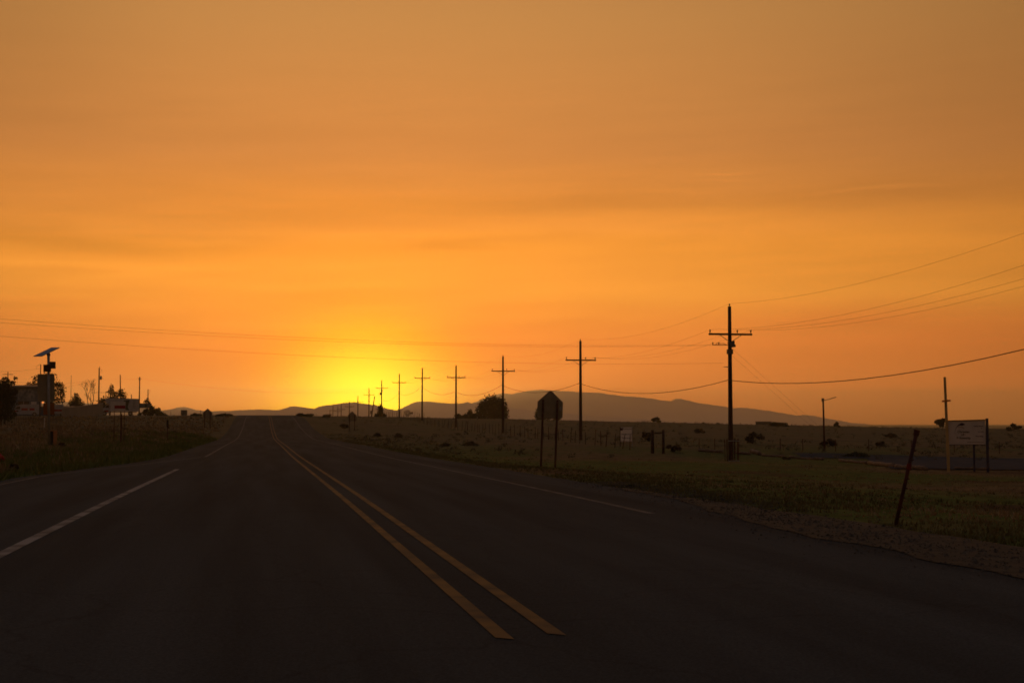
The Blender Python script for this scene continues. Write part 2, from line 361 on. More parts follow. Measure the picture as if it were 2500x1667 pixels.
# ---------------------------------------------------------------- terrain
def axis(segs):
    out = []
    for a, b, s in segs: out += list(np.arange(a, b, s))
    return out
xs = [-9400, -6000, -4000, -2500, -1500, -900, -600, -400, -250, -160, -110, -80] + axis([(-60, -8, 1.3), (-8, -3, .45), (-3, 6, 1.0), (6, 14, .5), (14, 60, 1.2), (60, 130, 2.5), (130, 220, 6)]) + [230, 300, 400, 600, 900, 1500, 2500, 4000, 6000, 9400]
ys = [-250, -120, -60] + axis([(-40, 10, 2.5), (10, 60, .9), (60, 140, 1.3), (140, 360, 2.0), (360, 520, 8)]) + [540, 600, 700, 900, 1200, 1700, 2500, 3600, 5000, 7000, 9400]
g = MB(); nx = len(xs)
g.v = [(x, y, H(x, y)) for y in ys for x in xs]
g.f = [(j*nx+i, j*nx+i+1, (j+1)*nx+i+1, (j+1)*nx+i) for j in range(len(ys)-1) for i in range(nx-1)]
tag(g.build('ground', m_ground, smooth=True), kind='structure')
RY = axis([(-40, 120, 2), (120, 300, 2.5), (300, 480, 5)])
def strip(name, m, xl, xr, y0, y1, dz, kind='structure'):
    b = MB(); yy = [y0] + [y for y in RY if y0 + .5 < y < y1 - .5] + [y1]
    b.v = [p for y in yy for p in ((xl(y), y, roadz(y) + dz), (xr(y), y, roadz(y) + dz))]
    if m is m_painty: b.v[0] = (b.v[0][0], b.v[0][1] + .08, b.v[0][2])
    b.f = [(2*i, 2*i+1, 2*i+3, 2*i+2) for i in range(len(yy) - 1)]
    o = b.build(name, m); return tag(o, kind=kind)
# the road surface, many columns wide with slightly ragged edges
b = MB(); cols = 12
def shr(y): return .8 * sm((24 - y) / 9)
def edge(y, s): return .12 * mnoise.noise(Vector((y * .8, s, 0))) + .05 * mnoise.noise(Vector((y * 3.1, s, 0)))
ye = axis([(-40, 60, .5), (60, 480, 2.5)])
for y in ye:
    l, r = pave_l(y) + edge(y, 1), pave_r(y) + edge(y, 9)
    r -= shr(y)
    for k in range(cols + 1): b.v.append((l + (r - l) * k / cols, y, roadz(y)))
b.f = [(j*(cols+1)+i, j*(cols+1)+i+1, (j+1)*(cols+1)+i+1, (j+1)*(cols+1)+i) for j in range(len(ye)-1) for i in range(cols)]
tag(b.build('road', m_asphalt, smooth=True), kind='structure')
c = lambda v, w: (lambda y: v - w / 2, lambda y: v + w / 2)
def line(v, w, y0, y1, m, label):
    l, r = c(v, w) if not callable(v) else ((lambda y: v(y) - w / 2), (lambda y: v(y) + w / 2))
    o = strip('road_marking', m, l, r, y0, y1, .005)
    o['label'] = label
line(-2.36, .13, -10, 42.5, m_paintw, 'worn white lane line left of the camera')
line(-2.3, .12, 62, 330, m_paintf, 'white edge line climbing the far rise')
line(1.36, .095, 7.9, 330, m_painty, 'left stripe of the double yellow centre line')
line(1.68, .095, 8.0, 330, m_painty, 'right stripe of the double yellow centre line')
line(5.25, .11, 18.8, 330, m_paintf, 'thin white edge line on the right side')
line(lambda y: float(np.interp(y, [0, 37, 50, 61], [-5.35, -5.3, -3.75, -2.45])), .10, 4, 61, m_paintf, 'white edge line tapering along the left verge')
# gravel on the near right shoulder
b = MB(); gy = axis([(-20, 27, .4)])
for y in gy:
    a0 = pave_r(y) + edge(y, 9) - shr(y) - .22 + .12 * mnoise.noise(Vector((y, 3, 0))); a1 = 7.35 + .15 * mnoise.noise(Vector((y * .7, 8, 0))) - .35 * sm((y - 14) / 10)
    for k in range(7):
        x = a0 + (a1 - a0) * k / 6; b.v.append((x, y, max(roadz(y) + .008, H(x, y) + .012)))
b.f = [(j*7+i, j*7+i+1, (j+1)*7+i+1, (j+1)*7+i) for j in range(len(gy)-1) for i in range(6)]
tag(b.build('gravel_shoulder', m_gravel), kind='structure')
def patch(name, m, poly, dz=.03, sub=14, kind='structure'):
    """flat sheet draped on the ground between four ground points"""
    b = MB(); p = [ground_hit(*q) for q in poly]; n = sub
    for j in range(n + 1):
        for i in range(n + 1):
            u, v = i / n, j / n
            q = (p[0] * (1-u) + p[1] * u) * (1-v) + (p[3] * (1-u) + p[2] * u) * v
            jx = .25 * mnoise.noise(Vector((q.x * .6, q.y * .6, 2)))
            b.v.append((q.x + jx, q.y + jx * 2, H(q.x + jx, q.y + jx * 2) + dz))
    b.f = [(j*(n+1)+i, j*(n+1)+i+1, (j+1)*(n+1)+i+1, (j+1)*(n+1)+i) for j in range(n) for i in range(n)]
    return tag(b.build(name, m), kind=kind)
patch('dirt_patch', m_reddirt, [(1560, 1215), (1700, 1226), (1640, 1212), (1510, 1198)])
patch('parking_lot', m_lot, [(2180, 1146), (2620, 1150), (2620, 1122), (2110, 1112)], .05, 24)
patch('parking_lot', m_lot, [(1960, 1117), (2130, 1121), (2110, 1109), (1930, 1107)], .05, 24)

# ---------------------------------------------------------------- hills
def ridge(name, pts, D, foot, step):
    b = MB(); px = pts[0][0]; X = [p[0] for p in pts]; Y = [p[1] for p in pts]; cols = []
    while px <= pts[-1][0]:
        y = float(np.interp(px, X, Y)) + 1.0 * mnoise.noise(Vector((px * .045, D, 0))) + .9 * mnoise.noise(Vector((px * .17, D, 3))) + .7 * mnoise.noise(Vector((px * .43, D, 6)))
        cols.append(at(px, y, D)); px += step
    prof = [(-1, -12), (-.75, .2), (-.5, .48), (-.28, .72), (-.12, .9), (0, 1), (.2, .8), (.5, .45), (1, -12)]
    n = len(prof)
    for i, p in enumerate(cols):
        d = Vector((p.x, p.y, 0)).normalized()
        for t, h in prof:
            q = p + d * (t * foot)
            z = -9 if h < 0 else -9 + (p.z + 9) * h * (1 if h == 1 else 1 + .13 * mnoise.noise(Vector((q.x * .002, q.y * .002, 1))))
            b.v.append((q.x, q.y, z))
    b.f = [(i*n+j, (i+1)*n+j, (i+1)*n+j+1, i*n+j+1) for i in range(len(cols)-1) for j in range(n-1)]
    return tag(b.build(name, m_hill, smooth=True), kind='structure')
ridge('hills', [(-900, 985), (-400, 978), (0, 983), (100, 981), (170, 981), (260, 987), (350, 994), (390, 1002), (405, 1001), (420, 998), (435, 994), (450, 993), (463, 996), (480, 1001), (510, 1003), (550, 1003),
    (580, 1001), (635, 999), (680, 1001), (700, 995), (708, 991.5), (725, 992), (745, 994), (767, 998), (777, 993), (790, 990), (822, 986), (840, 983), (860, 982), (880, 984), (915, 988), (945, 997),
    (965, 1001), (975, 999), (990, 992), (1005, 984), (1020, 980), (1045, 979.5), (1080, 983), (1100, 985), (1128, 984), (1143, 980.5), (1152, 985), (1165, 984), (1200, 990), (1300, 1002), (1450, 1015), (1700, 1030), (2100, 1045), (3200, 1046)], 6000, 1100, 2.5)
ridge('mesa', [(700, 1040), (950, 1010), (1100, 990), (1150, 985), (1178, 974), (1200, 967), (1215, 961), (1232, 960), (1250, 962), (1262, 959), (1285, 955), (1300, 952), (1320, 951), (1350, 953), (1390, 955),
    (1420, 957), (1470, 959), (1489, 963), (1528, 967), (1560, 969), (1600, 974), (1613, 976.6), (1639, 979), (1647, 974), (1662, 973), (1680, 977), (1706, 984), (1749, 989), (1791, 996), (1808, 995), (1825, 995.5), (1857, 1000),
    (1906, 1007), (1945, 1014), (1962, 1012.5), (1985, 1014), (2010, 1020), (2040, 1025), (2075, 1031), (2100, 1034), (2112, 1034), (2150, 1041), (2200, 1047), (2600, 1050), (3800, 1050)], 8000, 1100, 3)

# ---------------------------------------------------------------- haze
hb = MB().box((0, 4650, 109), (19400, 10400, 242))
hz = bpy.data.materials.new('haze'); hz.use_nodes = True; ht = hz.node_tree; ht.nodes.clear()
ho = ht.nodes.new('ShaderNodeOutputMaterial'); hv = ht.nodes.new('ShaderNodeVolumePrincipled'); ht.links.new(hv.outputs[0], ho.inputs['Volume'])
hv.inputs['Color'].default_value = (.86, .88, .72, 1); hv.inputs['Density'].default_value = SIGMA; hv.inputs['Anisotropy'].default_value = .75
tag(hb.build('haze', hz), 'thin smoky haze over the whole plain', 'haze', kind='stuff')

# ---------------------------------------------------------------- utility poles
def pole_parts(root, h=10.0, arm=3.05, armz=-1.9, extra=None):
    MB().tube([(0, 0, -1.2), (0, 0, 0), (0, 0, h * .5), (0, 0, h)], [.175, .17, .145, .115], 12).build('pole_shaft', m_pole, root, True)
    z = h + armz
    MB().box((0, -.16, z), (arm, .10, .13)).build('crossarm', m_arm, root)
    for s in (-1, 1):
        MB().tube([(s * .75, -.18, z - .06), (s * .06, -.14, z - .52)], .022, 6).build('brace', m_metal, root)
    for x in (-arm / 2 + .09, .48, arm / 2 - .09):
        MB().tube([(x, -.16, z + .06), (x, -.16, z + .10), (x, -.16, z + .11), (x, -.16, z + .2), (x, -.16, z + .21), (x, -.16, z + .3)], [.015, .015, .04, .04, .06, .05], 8).build('insulator', m_ins, root)
    MB().tube([(0, 0, h), (0, 0, h + .05), (0, 0, h + .06), (0, 0, h + .12), (0, 0, h + .18)], [.02, .02, .05, .06, .03], 8).build('insulator', m_ins, root)
PP = [  # px of shaft, py of shaft top, distance, lean
    (1781, 748, 96), (1417, 832, 139), (1228, 870, 182.6), (1113.5, 893, 230), (1031, 899, 273), (975, 913, 313), (932, 929, 357),
    (901, 947.5, 401), (874, 967, 445), (853, 979, 489), (833, 987, 532), (825, 992.5, 576), (813, 991, 619), (805.5, 1001, 663)]
ordw = ['', 'second', 'third', 'fourth', 'fifth', 'sixth', 'seventh', 'eighth', 'ninth', 'tenth', 'eleventh', 'twelfth', 'thirteenth', 'fourteenth']
PG = 'utility poles in a line along the right side of the road'
notes = {1: 'standing just right of the big pentagonal sign', 2: 'standing in front of the round dark tree', 3: 'rising out of the fence right of the hill saddle', 4: 'standing right of the small windmill behind the fence',
         5: 'left of the windmill in the saddle', 6: 'carrying a grey transformer beside the dark cypress', 7: 'left of the bare leaning post', 8: 'just right of the small pentagonal sign',
         9: 'directly behind the small pentagonal sign', 10: 'tiny, left of the small pentagonal sign', 11: 'tiny, second left of the small pentagonal sign', 12: 'tiny, third left of the small pentagonal sign', 13: 'tiny farthest one by the road crest'}
poles = []
AX = math.atan2(PP[1][0] - 637, F)   # the line runs with the road: arms square to it
first = None
for i, (px, py, D) in enumerate(PP):
    top = at(px, py, D); h = 10.0
    gz = H(top.x, top.y); base = Vector((top.x, top.y, top.z - h))
    if i == 0:
        base = Vector((top.x, top.y, min(gz, -1.35))); h = top.z - base.z
        r = thing('utility_pole', base, 'nearest and tallest utility pole, its foot inside a ring of pipe posts', 'utility pole', PG)
        pole_parts(r, h)
        # extra gear of the corner pole
        z = h - 2.62
        MB().tube([(-.1, -.2, z), (-1.3, -.25, z - .02)], .028, 6).tube([(-.45, -.2, z + .09), (-1.0, -.22, z + .09)], .02, 6).tube([(-1.0, -.22, z + .09), (-1.08, -.22, z)], .02, 6).tube([(-.45, -.2, z + .09), (-.36, -.22, z)], .02, 6).build('side_arm', m_arm, r)
        for x in (-1.28, -.86): MB().tube([(x, -.25, z), (x, -.25, z + .08), (x, -.25, z + .16)], [.015, .05, .04], 8).build('insulator', m_ins, r)
        MB().prism([(-.26, z + .14), (-.1, z + .02), (-.02, z - .2), (.16, z - .16), (.28, z - .14), (.32, z - .04), (.22, z + .06), (.24, z + .24), (.14, z + .3), (.05, z + .2), (-.1, z + .06)], -.34, -.12).build('switch_gear', m_metal, r)
        MB().box((.0, 0, z - .45), (.36, .3, .32)).build('clamp_band', m_metal, r)
        MB().tube([(-.12, -.1, h - 4.1), (-.5, -.12, h - 4.1)], [.035, .02], 6).build('dead_end_clamp', m_metal, r)
    else:
        lab = '%s utility pole from the right, %s' % (ordw[i], notes[i])
        if first is None:
            r = thing('utility_pole', base, lab, 'utility pole', PG); pole_parts(r, h); first = r
        else:
            r = copy_tree(first); r.location = base; r['label'] = lab
        if i == 6:
            MB().tube([(-.34, -.1, h - 3.6), (-.34, -.1, h - 3.0)], .2, 12).build('transformer', m_metal, r, True)
            MB().tube([(-.1, -.1, h - 2.35), (.35, -.1, h - 2.35)], .05, 6).box((0, -.1, h - 2.6), (.35, .3, .5)).build('switch_gear', m_metal, r)
    poles.append((r.location.copy(), h))
# two poles beyond the frame that the near wires hang from
off0 = Vector((31.4, 48, -.9)); h0 = 10.3
r = copy_tree(first); r.location = off0; r['label'] = 'utility pole outside the frame right of the nearest pole'
offL = at(-900, 720, 55)
r = copy_tree(first); r.location = Vector((offL.x, offL.y, offL.z - 8.4)); r['label'] = 'utility pole outside the frame on the left verge'; r.rotation_euler.z = R(70)

def catenary(b, p, q, sag, rad, n=14):
    pts = []
    for i in range(n + 1):
        t = i / n; v = p.lerp(q, t); v = Vector((v.x, v.y, v.z - 4 * sag * t * (1 - t))); pts.append(v)
    b.tube(pts, rad, 5)
chain = [(off0, h0)] + poles
def conductor(dx, dz, sag, rad, upto, label, yoff=-.16):
    b = MB()
    for k in range(upto):
        (p, hp), (q, hq) = chain[k], chain[k+1]
        f = lambda P, h: P + Vector((dx, yoff, (h + dz)))
        catenary(b, f(p, hp), f(q, hq), sag * (1 if k < 9 else .6), rad)
    tag(b.build('power_line', m_wire), label, 'power line', 'power lines strung along the utility poles')
conductor(0, .18, .8, .0055, 13, 'topmost power line, running over the pole tips', 0)
conductor(-1.435, -1.6, .8, .0055, 13, 'power line on the left ends of the crossarms')
conductor(.48, -1.6, .75, .0055, 13, 'power line on the middle insulators, right of the shafts')
conductor(1.435, -1.6, .85, .0055, 13, 'power line on the right ends of the crossarms')
# communication cable at measured heights
b = MB(); cz = [(None, 4.85)] + [(i, z) for i, z in enumerate([4.1, 5.1, 6.1, 6.3, 8.25, 7.8, 7.1])]
prev = None
for i, z in cz:
    P = off0 if i is None else poles[i][0]
    cur = Vector((P.x - .18, P.y - .1, z))
    if prev: catenary(b, prev, cur, .95, .022)
    prev = cur
tag(b.build('telephone_cable', m_wire), 'thick dark cable sagging low between the utility poles', 'cable')
p1 = poles[0][0]; h1 = poles[0][1]
for (py0, pyl, yl, sag, rad, lab) in ((841, 700, 55, .8, .005, 'upper wire of the pair crossing high above the road'), (843, 713, 55.4, .8, .005, 'lower wire of the pair crossing high above the road'),
                                 (886, 742, 55, .8, .005, 'single lower wire crossing above the road')):
    b = MB(); catenary(b, at(1740 if py0 < 860 else 1766, py0, 96), at(-900, pyl, yl), sag, rad, 40)
    tag(b.build('crossing_wire', m_wire), lab, 'power line', 'wires crossing the road')
for (xa, ya, xb, lab) in ((1787, 850, 2062, 'upper guy wire slanting right from the nearest pole'), (1785, 866, 2045, 'lower guy wire slanting right from the nearest pole')):
    a = at(xa, ya, 96); e = ground_hit(xb, 1098)
    tag(MB().tube([a, e], .0045, 5).build('guy_wire', m_wire), lab, 'guy wire', 'guy wires of the nearest pole')

# ring of pipe posts around the nearest pole
cg = Vector((p1.x, p1.y - .2, H(p1.x, p1.y)))
r = thing('pole_guard', cg, 'ring of rusty upright pipes with pale bands around the nearest utility pole', 'pole guard')
for k in range(11):
    a = 2 * math.pi * k / 11 + .3; x, y = .46 * math.cos(a), .46 * math.sin(a)
    MB().tube([(x, y, -.3), (x * 1.04, y, 1.45 + .08 * math.sin(k * 2.2))], .026, 8).build('guard_pipe', m_rust, r)
for z in (.03, 1.36):
    MB().tube([(.5 * math.cos(a), .5 * math.sin(a), z) for a in [2*math.pi*k/24 for k in range(15, 23)]], .028, 6).build('band', m_steel, r)

# ---------------------------------------------------------------- other poles
def plain_pole(name, px, pytop, D, rad, label, lean=0, group=None, h=None, cat='pole'):
    t = at(px, pytop, D); gz = H(t.x, t.y); h = t.z - gz
    r = thing(name, (t.x - lean, t.y, gz), label, cat, group)
    MB().tube([(0, 0, -.4), (lean * .5, 0, h * .5), (lean, 0, h)], [rad, rad * .85, rad * .7], 8).build('pole_shaft', m_pole, r, True)
    return r, h
r, h = plain_pole('bare_post', 915, 967, 380, .17, 'bare leaning post without crossarm left of the cypress', lean=1.0, cat='post')
MB().box((.05, -.25, 1.9), (.5, .3, .9)).build('meter_box', m_metal, r)
r, h = plain_pole('small_pole', 921, 997, 380, .10, 'short tee-topped pole left of the cypress')
MB().box((0, 0, h - .15), (.9, .08, .1)).build('crossarm', m_arm, r)
LG = 'poles behind the buildings on the left'
r, h = plain_pole('pole_with_transformer', 242.3, 898, 280, .16, 'tall pole with a transformer can between the bare tree and the box truck', group=LG)
MB().tube([(.36, -.1, h - 2.3), (.36, -.1, h - 1.6)], .2, 12).build('transformer', m_steel, r, True)
MB().tube([(.1, 0, h - .1), (.45, 0, h - .35), (.55, 0, h - .75), (.4, 0, h - .8)], .025, 6).build('jumper', m_wire, r)
MB().tube([(.05, 0, h), (.12, 0, h + .35)], [.05, .03], 6).build('insulator', m_ins, r)
L1 = r.location + Vector((0, 0, h - 2))
r, h = plain_pole('old_pole', 293.5, 915, 320, .15, 'leaning pole rising from the juniper above the box truck', lean=-.3, group=LG)
MB().tube([(-.3, 0, h - .2), (-.42, 0, h + .1)], [.06, .03], 6).build('insulator', m_ins, r)
L2 = r.location + Vector((-.3, 0, h - .7))
r, h = plain_pole('lone_pole', 341, 921, 300, .15, 'lone pole with a cluster head above the billboard', group=LG)
MB().tube([(-.35, 0, h - .3), (0, 0, h - .15), (.35, 0, h - .3)], .06, 6).tube([(-.2, 0, h - .5), (.22, 0, h - .5)], .08, 6).box((0, 0, h), (.22, .2, .2)).build('insulator_cluster', m_ins, r)
L3 = r.location + Vector((0, 0, h - .2))
r, h = plain_pole('short_post', 320.5, 962, 300, .11, 'short leaning post above the roof of the box truck', lean=-.3, group=LG, cat='post')
r, h = plain_pole('service_pole', 361.5, 950, 330, .13, 'service pole with small brackets right of the billboard', group=LG)
MB().tube([(0, 0, h - 1.2), (.4, 0, h - .8), (.45, 0, h - .1), (.3, 0, h - .25)], .03, 6).tube([(-.4, 0, h - 1.4), (0, 0, h - 1.45), (.4, 0, h - 1.2)], .025, 6).build('bracket', m_metal, r)
r, h = plain_pole('pole_behind_sign', 99.5, 889, 230, .10, 'slim pole just left of the solar beacon', group=LG)
MB().tube([(-.1, 0, h), (-.7, 0, h - .35), (-.6, 0, h - .8), (-.8, 0, h - .6)], .02, 6).build('bracket', m_wire, r)
r, h = plain_pole('pole_in_tree', 19.5, 907, 230, .09, 'thin pole with crossarm sticking out of the big left tree', group=LG)
MB().box((0, 0, h - .45), (1.6, .08, .08)).build('crossarm', m_arm, r)
L0 = r.location + Vector((0, 0, h - .4))
r, h = plain_pole('antenna_mast', 174, 916, 240, .045, 'thin antenna mast above the conifer on the left', cat='mast')
LW = 'faint wires above the buildings on the left'
for (a, e, sag, lab) in ((L3, at(926, 954, 357), 1.6, 'wire from the lone left pole across to the transformer pole'), (L3, L2, .2, 'wire between the lone pole and the leaning pole'),
                    (L2, L1, .3, 'wire from the leaning pole to the transformer pole on the left'), (L1, L0 + Vector((0, 0, -1)), .9, 'wire from the left transformer pole towards the big tree'),
                    (L1 + Vector((0, 0, -.3)), at(-200, 985, 200), .8, 'lower wire dipping left behind the antenna mast'), (at(-200, 895, 200), at(99, 900, 230), .6, 'wire leading off left from the slim pole')):
    b = MB(); catenary(b, a, e, sag, .010, 20); tag(b.build('overhead_wire', m_wire), lab, 'wire', LW)
# pipe frame behind the bare tree
p = at(247, 951, 285); zz = H(p.x, p.y)
tag(MB().tube([(-2.0, 0, 3.0), (.9, 0, 3.0)], .03, 5).tube([(-2, 0, 4.6), (.9, 0, 4.6), (.9, 0, 0)], .04, 5).tube([(-2, 0, 4.6), (-2, 0, 0)], .04, 5).build('pipe_frame', m_metal, loc=(p.x, p.y, zz)),
    'thin pipe frame standing behind the left transformer pole', 'frame')

# street lamp on the right
t = at(2009, 976, 112); gz = H(t.x, t.y); h = t.z - gz
r = thing('street_lamp', (t.x, t.y, gz), 'small street lamp with one slanting arm on the right plain', 'street lamp', rz=face_cam(t))
MB().tube([(.08, 0, -.3), (.02, 0, h)], [.085, .065], 10).build('lamp_post', m_rust, r, True)
MB().box((0, 0, h), (.2, .16, .26)).build('bracket', m_metal, r)
MB().tube([(.05, 0, h - .05), (.55, 0, h + .07), (.62, 0, h + .09)], .028, 6).build('arm', m_metal, r)
MB().box((.82, 0, h + .16), (.42, .18, .06), Matrix.Rotation(-.26, 3, 'Y')).build('lamp_head', m_metal, r)

# ---------------------------------------------------------------- pentagonal warning signs (seen from behind)
def penta_sign(px, pybase, D, label, w=1.22, lean=0.035, apex=None):
    p = at(px, pybase, D); p.z = H(p.x, p.y) if apex is None else at(px, apex, D).z - 3.67
    r = thing('warning_sign', p, label, 'road sign', 'pentagonal signs seen from behind', rz=face_cam(p))
    r.rotation_euler = (0, lean, face_cam(p))
    MB().prism([(-w/2 + .07, 2.35), (w/2 - .07, 2.35), (w/2, 2.42), (w/2, 3.13), (.06, 3.64), (0, 3.67), (-.06, 3.64), (-w/2, 3.13), (-w/2, 2.42)], .06, .075).build('sign_panel', m_signback, r)
    for s in (-1, 1):
        MB().box((s * .34, .0, 1.36), (.10, .10, 3.72)).build('sign_post', m_signpost, r)
        for z in (2.6, 3.1): MB().box((s * .34, -.055, z), (.03, .01, .03)).build('bolt', m_steel, r)
    return r
s1 = penta_sign(1338, 1142, 68, 'large pentagonal sign on two wooden posts by the right verge')
MB().box((.5, .052, 2.82), (.1, .006, .2)).build('sticker', m_steel, s1)
penta_sign(859, 1053, 192, 'small distant pentagonal sign right of the road rise', lean=.01, apex=1004)
penta_sign(506, 1045, 182, 'distant pentagonal sign on the left of the road', lean=.005, apex=997)

# ---------------------------------------------------------------- solar beacon with school sign, left verge
p = at(119.5, 1100, 66); p.z = H(p.x, p.y)
r = thing('solar_beacon', p, 'roadside post with tilted solar panel, round beacon and tall sign', 'beacon', rz=face_cam(p))
r.rotation_euler = (0, -.022, face_cam(p))
S = 66 / F
def lz(py): return (1100 - py) * S
MB().tube([(0, 0, -.3), (0, 0, lz(860))], .062, 12).build('post', m_steel, r, True)
q = MB(); q.add([(-.66, -.35, lz(869.5)), (-.29, -.35, lz(869.5)), (.50, .4, lz(847)), (.13, .4, lz(847)), (-.66, -.32, lz(869.5) - .03), (-.29, -.32, lz(869.5) - .03), (.50, .43, lz(847) - .03), (.13, .43, lz(847) - .03)],
      [(0,1,2,3),(7,6,5,4),(0,4,5,1),(1,5,6,2),(2,6,7,3),(3,7,4,0)])
sp_ = q.build('solar_panel', m_solar, r)
MB().tube([(0, 0, lz(868)), (-.02, .05, lz(862))], .05, 8).box((.0, .02, lz(866)), (.16, .16, .10)).build('panel_mount', m_rust, r)
MB().box((.17, .05, lz(891.5)), (.29, .2, .32)).build('battery_box', m_beaconyellow, r)
bc = MB().box((-.06, -.05, lz(899)), (.34, .14, .34)).build('beacon_housing', m_beaconyellow, r)
MB().tube([(-.06, -.12, lz(898.5)), (-.06, -.3, lz(898.5))], [.15, .155], 18).build('beacon_visor', m_lens, bc)
MB().prism([(-.49, lz(913)), (-.49, lz(980)), (.26, lz(980)), (.26, lz(914)), (.24, lz(913))], .075, .09).build('sign_panel', m_signback, r)
MB().prism([(-.24, lz(984)), (.25, lz(984)), (.25, lz(1012)), (-.24, lz(1012))], .075, .09).build('lower_plaque', m_orangeplate, r)
p2 = at(130, 1081, 74); p2.z = H(p2.x, p2.y)
r = thing('utility_box', p2, 'narrow tan and brown utility box in the grass behind the solar beacon post', 'utility box', rz=face_cam(p2))
MB().box((.0, 0, .38), (.36, .3, .84)).build('cabinet', m_tan, r)
MB().box((-.09, -.155, .38), (.17, .012, .8)).build('door', m_dark, r)
MB().box((0, 0, .81), (.40, .34, .03)).build('lid', m_tan, r)

# white panel with red band on thin posts
p = at(287, 1082, 88); p.z = H(p.x, p.y); S2 = 88 / F
r = thing('roadside_board', p, 'white board with a red band on thin posts in the left field', 'sign', rz=face_cam(p))
zz = lambda py: (1082 - py) * S2
MB().prism([(-.47, zz(1001)), (.44, zz(1001)), (.44, zz(978.5)), (-.47, zz(978.5))], 0, .03).build('board', m_white, r)
MB().prism([(-.22, zz(995.5)), (.43, zz(995.5)), (.43, zz(988)), (-.22, zz(988))], -.006, .0).build('red_band', m_redband, r)
for x, w in ((-.22, .035), (.38, .035)): MB().box((x, .06, zz(1001) / 2 - .1), (w, .04, zz(1001) + .3)).build('post', m_signpost, r)
p = at(295, 1085, 84); p.z = H(p.x, p.y)
tag(MB().box((0, 0, .7), (.09, .09, 2.2)).build('wooden_post', m_signpost, loc=p), 'thick bare wooden post below the red banded board', 'post')
# marker stake
p = at(408.5, 1077, 100); p.z = H(p.x, p.y)
r = thing('marker_post', p, 'slender marker post with dark head in the left field', 'marker post')
MB().tube([(0, 0, -.2), (0, 0, 1.6)], .022, 6).build('stake', m_rust, r)
MB().box((0, 0, 1.4), (.14, .04, .5)).box((.05, 0, 1.1), (.08, .05, .12)).build('marker_head', m_dark, r)
for px, pt, D, lab in ((490, 1001, 240, 'thin post left of the distant pentagonal sign'), (417, 1004, 270, 'thin stick on the skyline left of the green box'), (481, 1007, 290, 'faint stick on the skyline right of the green box')):
    t = at(px, pt, D); gz = H(t.x, t.y)
    tag(MB().tube([(0, 0, -.2), (0, 0, t.z - gz)], .035, 6).build('thin_post', m_rust, loc=(t.x, t.y, gz)), lab, 'post', 'thin posts on the left skyline')
# box on the skyline
p = at(449, 1016, 262); p.z = H(p.x, p.y)
r = thing('roadside_box', p, 'dark green box shaped board on the left skyline', 'box', rz=face_cam(p))
MB().box((0, 0, .55), (1.15, .5, .95)).build('box_body', m_green, r)
for k in range(4): MB().box((0, -.26, .3 + .18 * k), (.95, .015, .06)).build('slat', m_steel, r)
# red hydrant-like object at the left edge
p = at(0, 1111, 46); p.z = H(p.x, p.y)
r = thing('fire_hydrant', p, 'red hydrant top in the grass at the left edge', 'hydrant')
MB().tube([(0, 0, -.1), (0, 0, .17), (0, 0, .18), (0, 0, .2)], [.11, .11, .15, .15], 14).build('barrel', m_redpaint, r, True)
MB().tube([(0, 0, .2), (0, 0, .26), (0, 0, .3), (0, 0, .31), (0, 0, .35)], [.13, .11, .05, .03, .03], 14).build('bonnet', m_redpaint, r, True)
for s in (-1, 1): MB().tube([(s * .09, 0, .12), (s * .18, 0, .12)], .055, 10).build('nozzle', m_redpaint, r)

# ---------------------------------------------------------------- near leaning post (right)
a = ground_hit(2186, 1284); D = a.dot(Vector((math.sin(YAW), math.cos(YAW), 0)))
e = at(2238, 1054, D)
r = thing('leaning_post', a, 'thin rusty steel post leaning right beside the gravel shoulder', 'post')
d = e - a
MB().tube([-.15 * d, d * .45, d], [.026, .024, .026], 8).build('shaft', m_rust, r, True)
MB().tube([d * .96, d * 1.02], [.036, .04], 8).build('cap', m_redrag, r)
MB().tube([d * .60, d * .66], [.031, .031], 8).build('red_wrap', m_redrag, r)
for k in range(8): MB().box(d * (.1 + .1 * k) + Vector((.02, -.01, 0)), (.03, .03, .015)).build('stud', m_rust, r)

# ---------------------------------------------------------------- church sign (right)
def text_mesh(name, s, size, m, parent, loc, bold=0.0, align='CENTER'):
    cu = bpy.data.curves.new(name, 'FONT'); cu.body = s; cu.size = size; cu.align_x = align; cu.extrude = .002; cu.offset = bold
    o = bpy.data.objects.new(name, cu); C.objects.link(o); bpy.context.view_layer.update()
    me = bpy.data.meshes.new_from_object(o.evaluated_get(bpy.context.evaluated_depsgraph_get())); C.objects.unlink(o); bpy.data.objects.remove(o)
    me.materials.clear(); me.materials.append(m); me.name = name
    t = bpy.data.objects.new(name, me); C.objects.link(t); t.parent = parent; t.location = loc; t.rotation_euler = (math.pi / 2, 0, 0); return t
g0 = ground_hit(2318, 1151); D = g0.dot(FH); S3 = D / F
p = at(2362, 1151, D); p.z = g0.z
r = thing('church_sign', p, 'white wooden sign of a fellowship on blue posts with a tall cream post', 'sign', rz=face_cam(p))
X_ = lambda px: (px - 2362) * S3 * .945
Z_ = lambda py: (1151 - py) * S3
MB().prism([(X_(2311), Z_(1086)), (X_(2408), Z_(1085)), (X_(2408), Z_(1025)), (X_(2311), Z_(1028))], 0, .04).build('sign_board', m_white, r)
MB().box((X_(2360), -.004, Z_(1026.6)), (X_(2409) - X_(2312), .06, .03), Matrix.Rotation(-.03, 3, 'Y')).build('top_edge', m_signpost, r)
MB().box((X_(2360), -.004, Z_(1086)), (X_(2409) - X_(2312), .05, .025), Matrix.Rotation(-.01, 3, 'Y')).build('bottom_edge', m_signpost, r)
bp = MB(); x0, x1 = X_(2316), X_(2310)
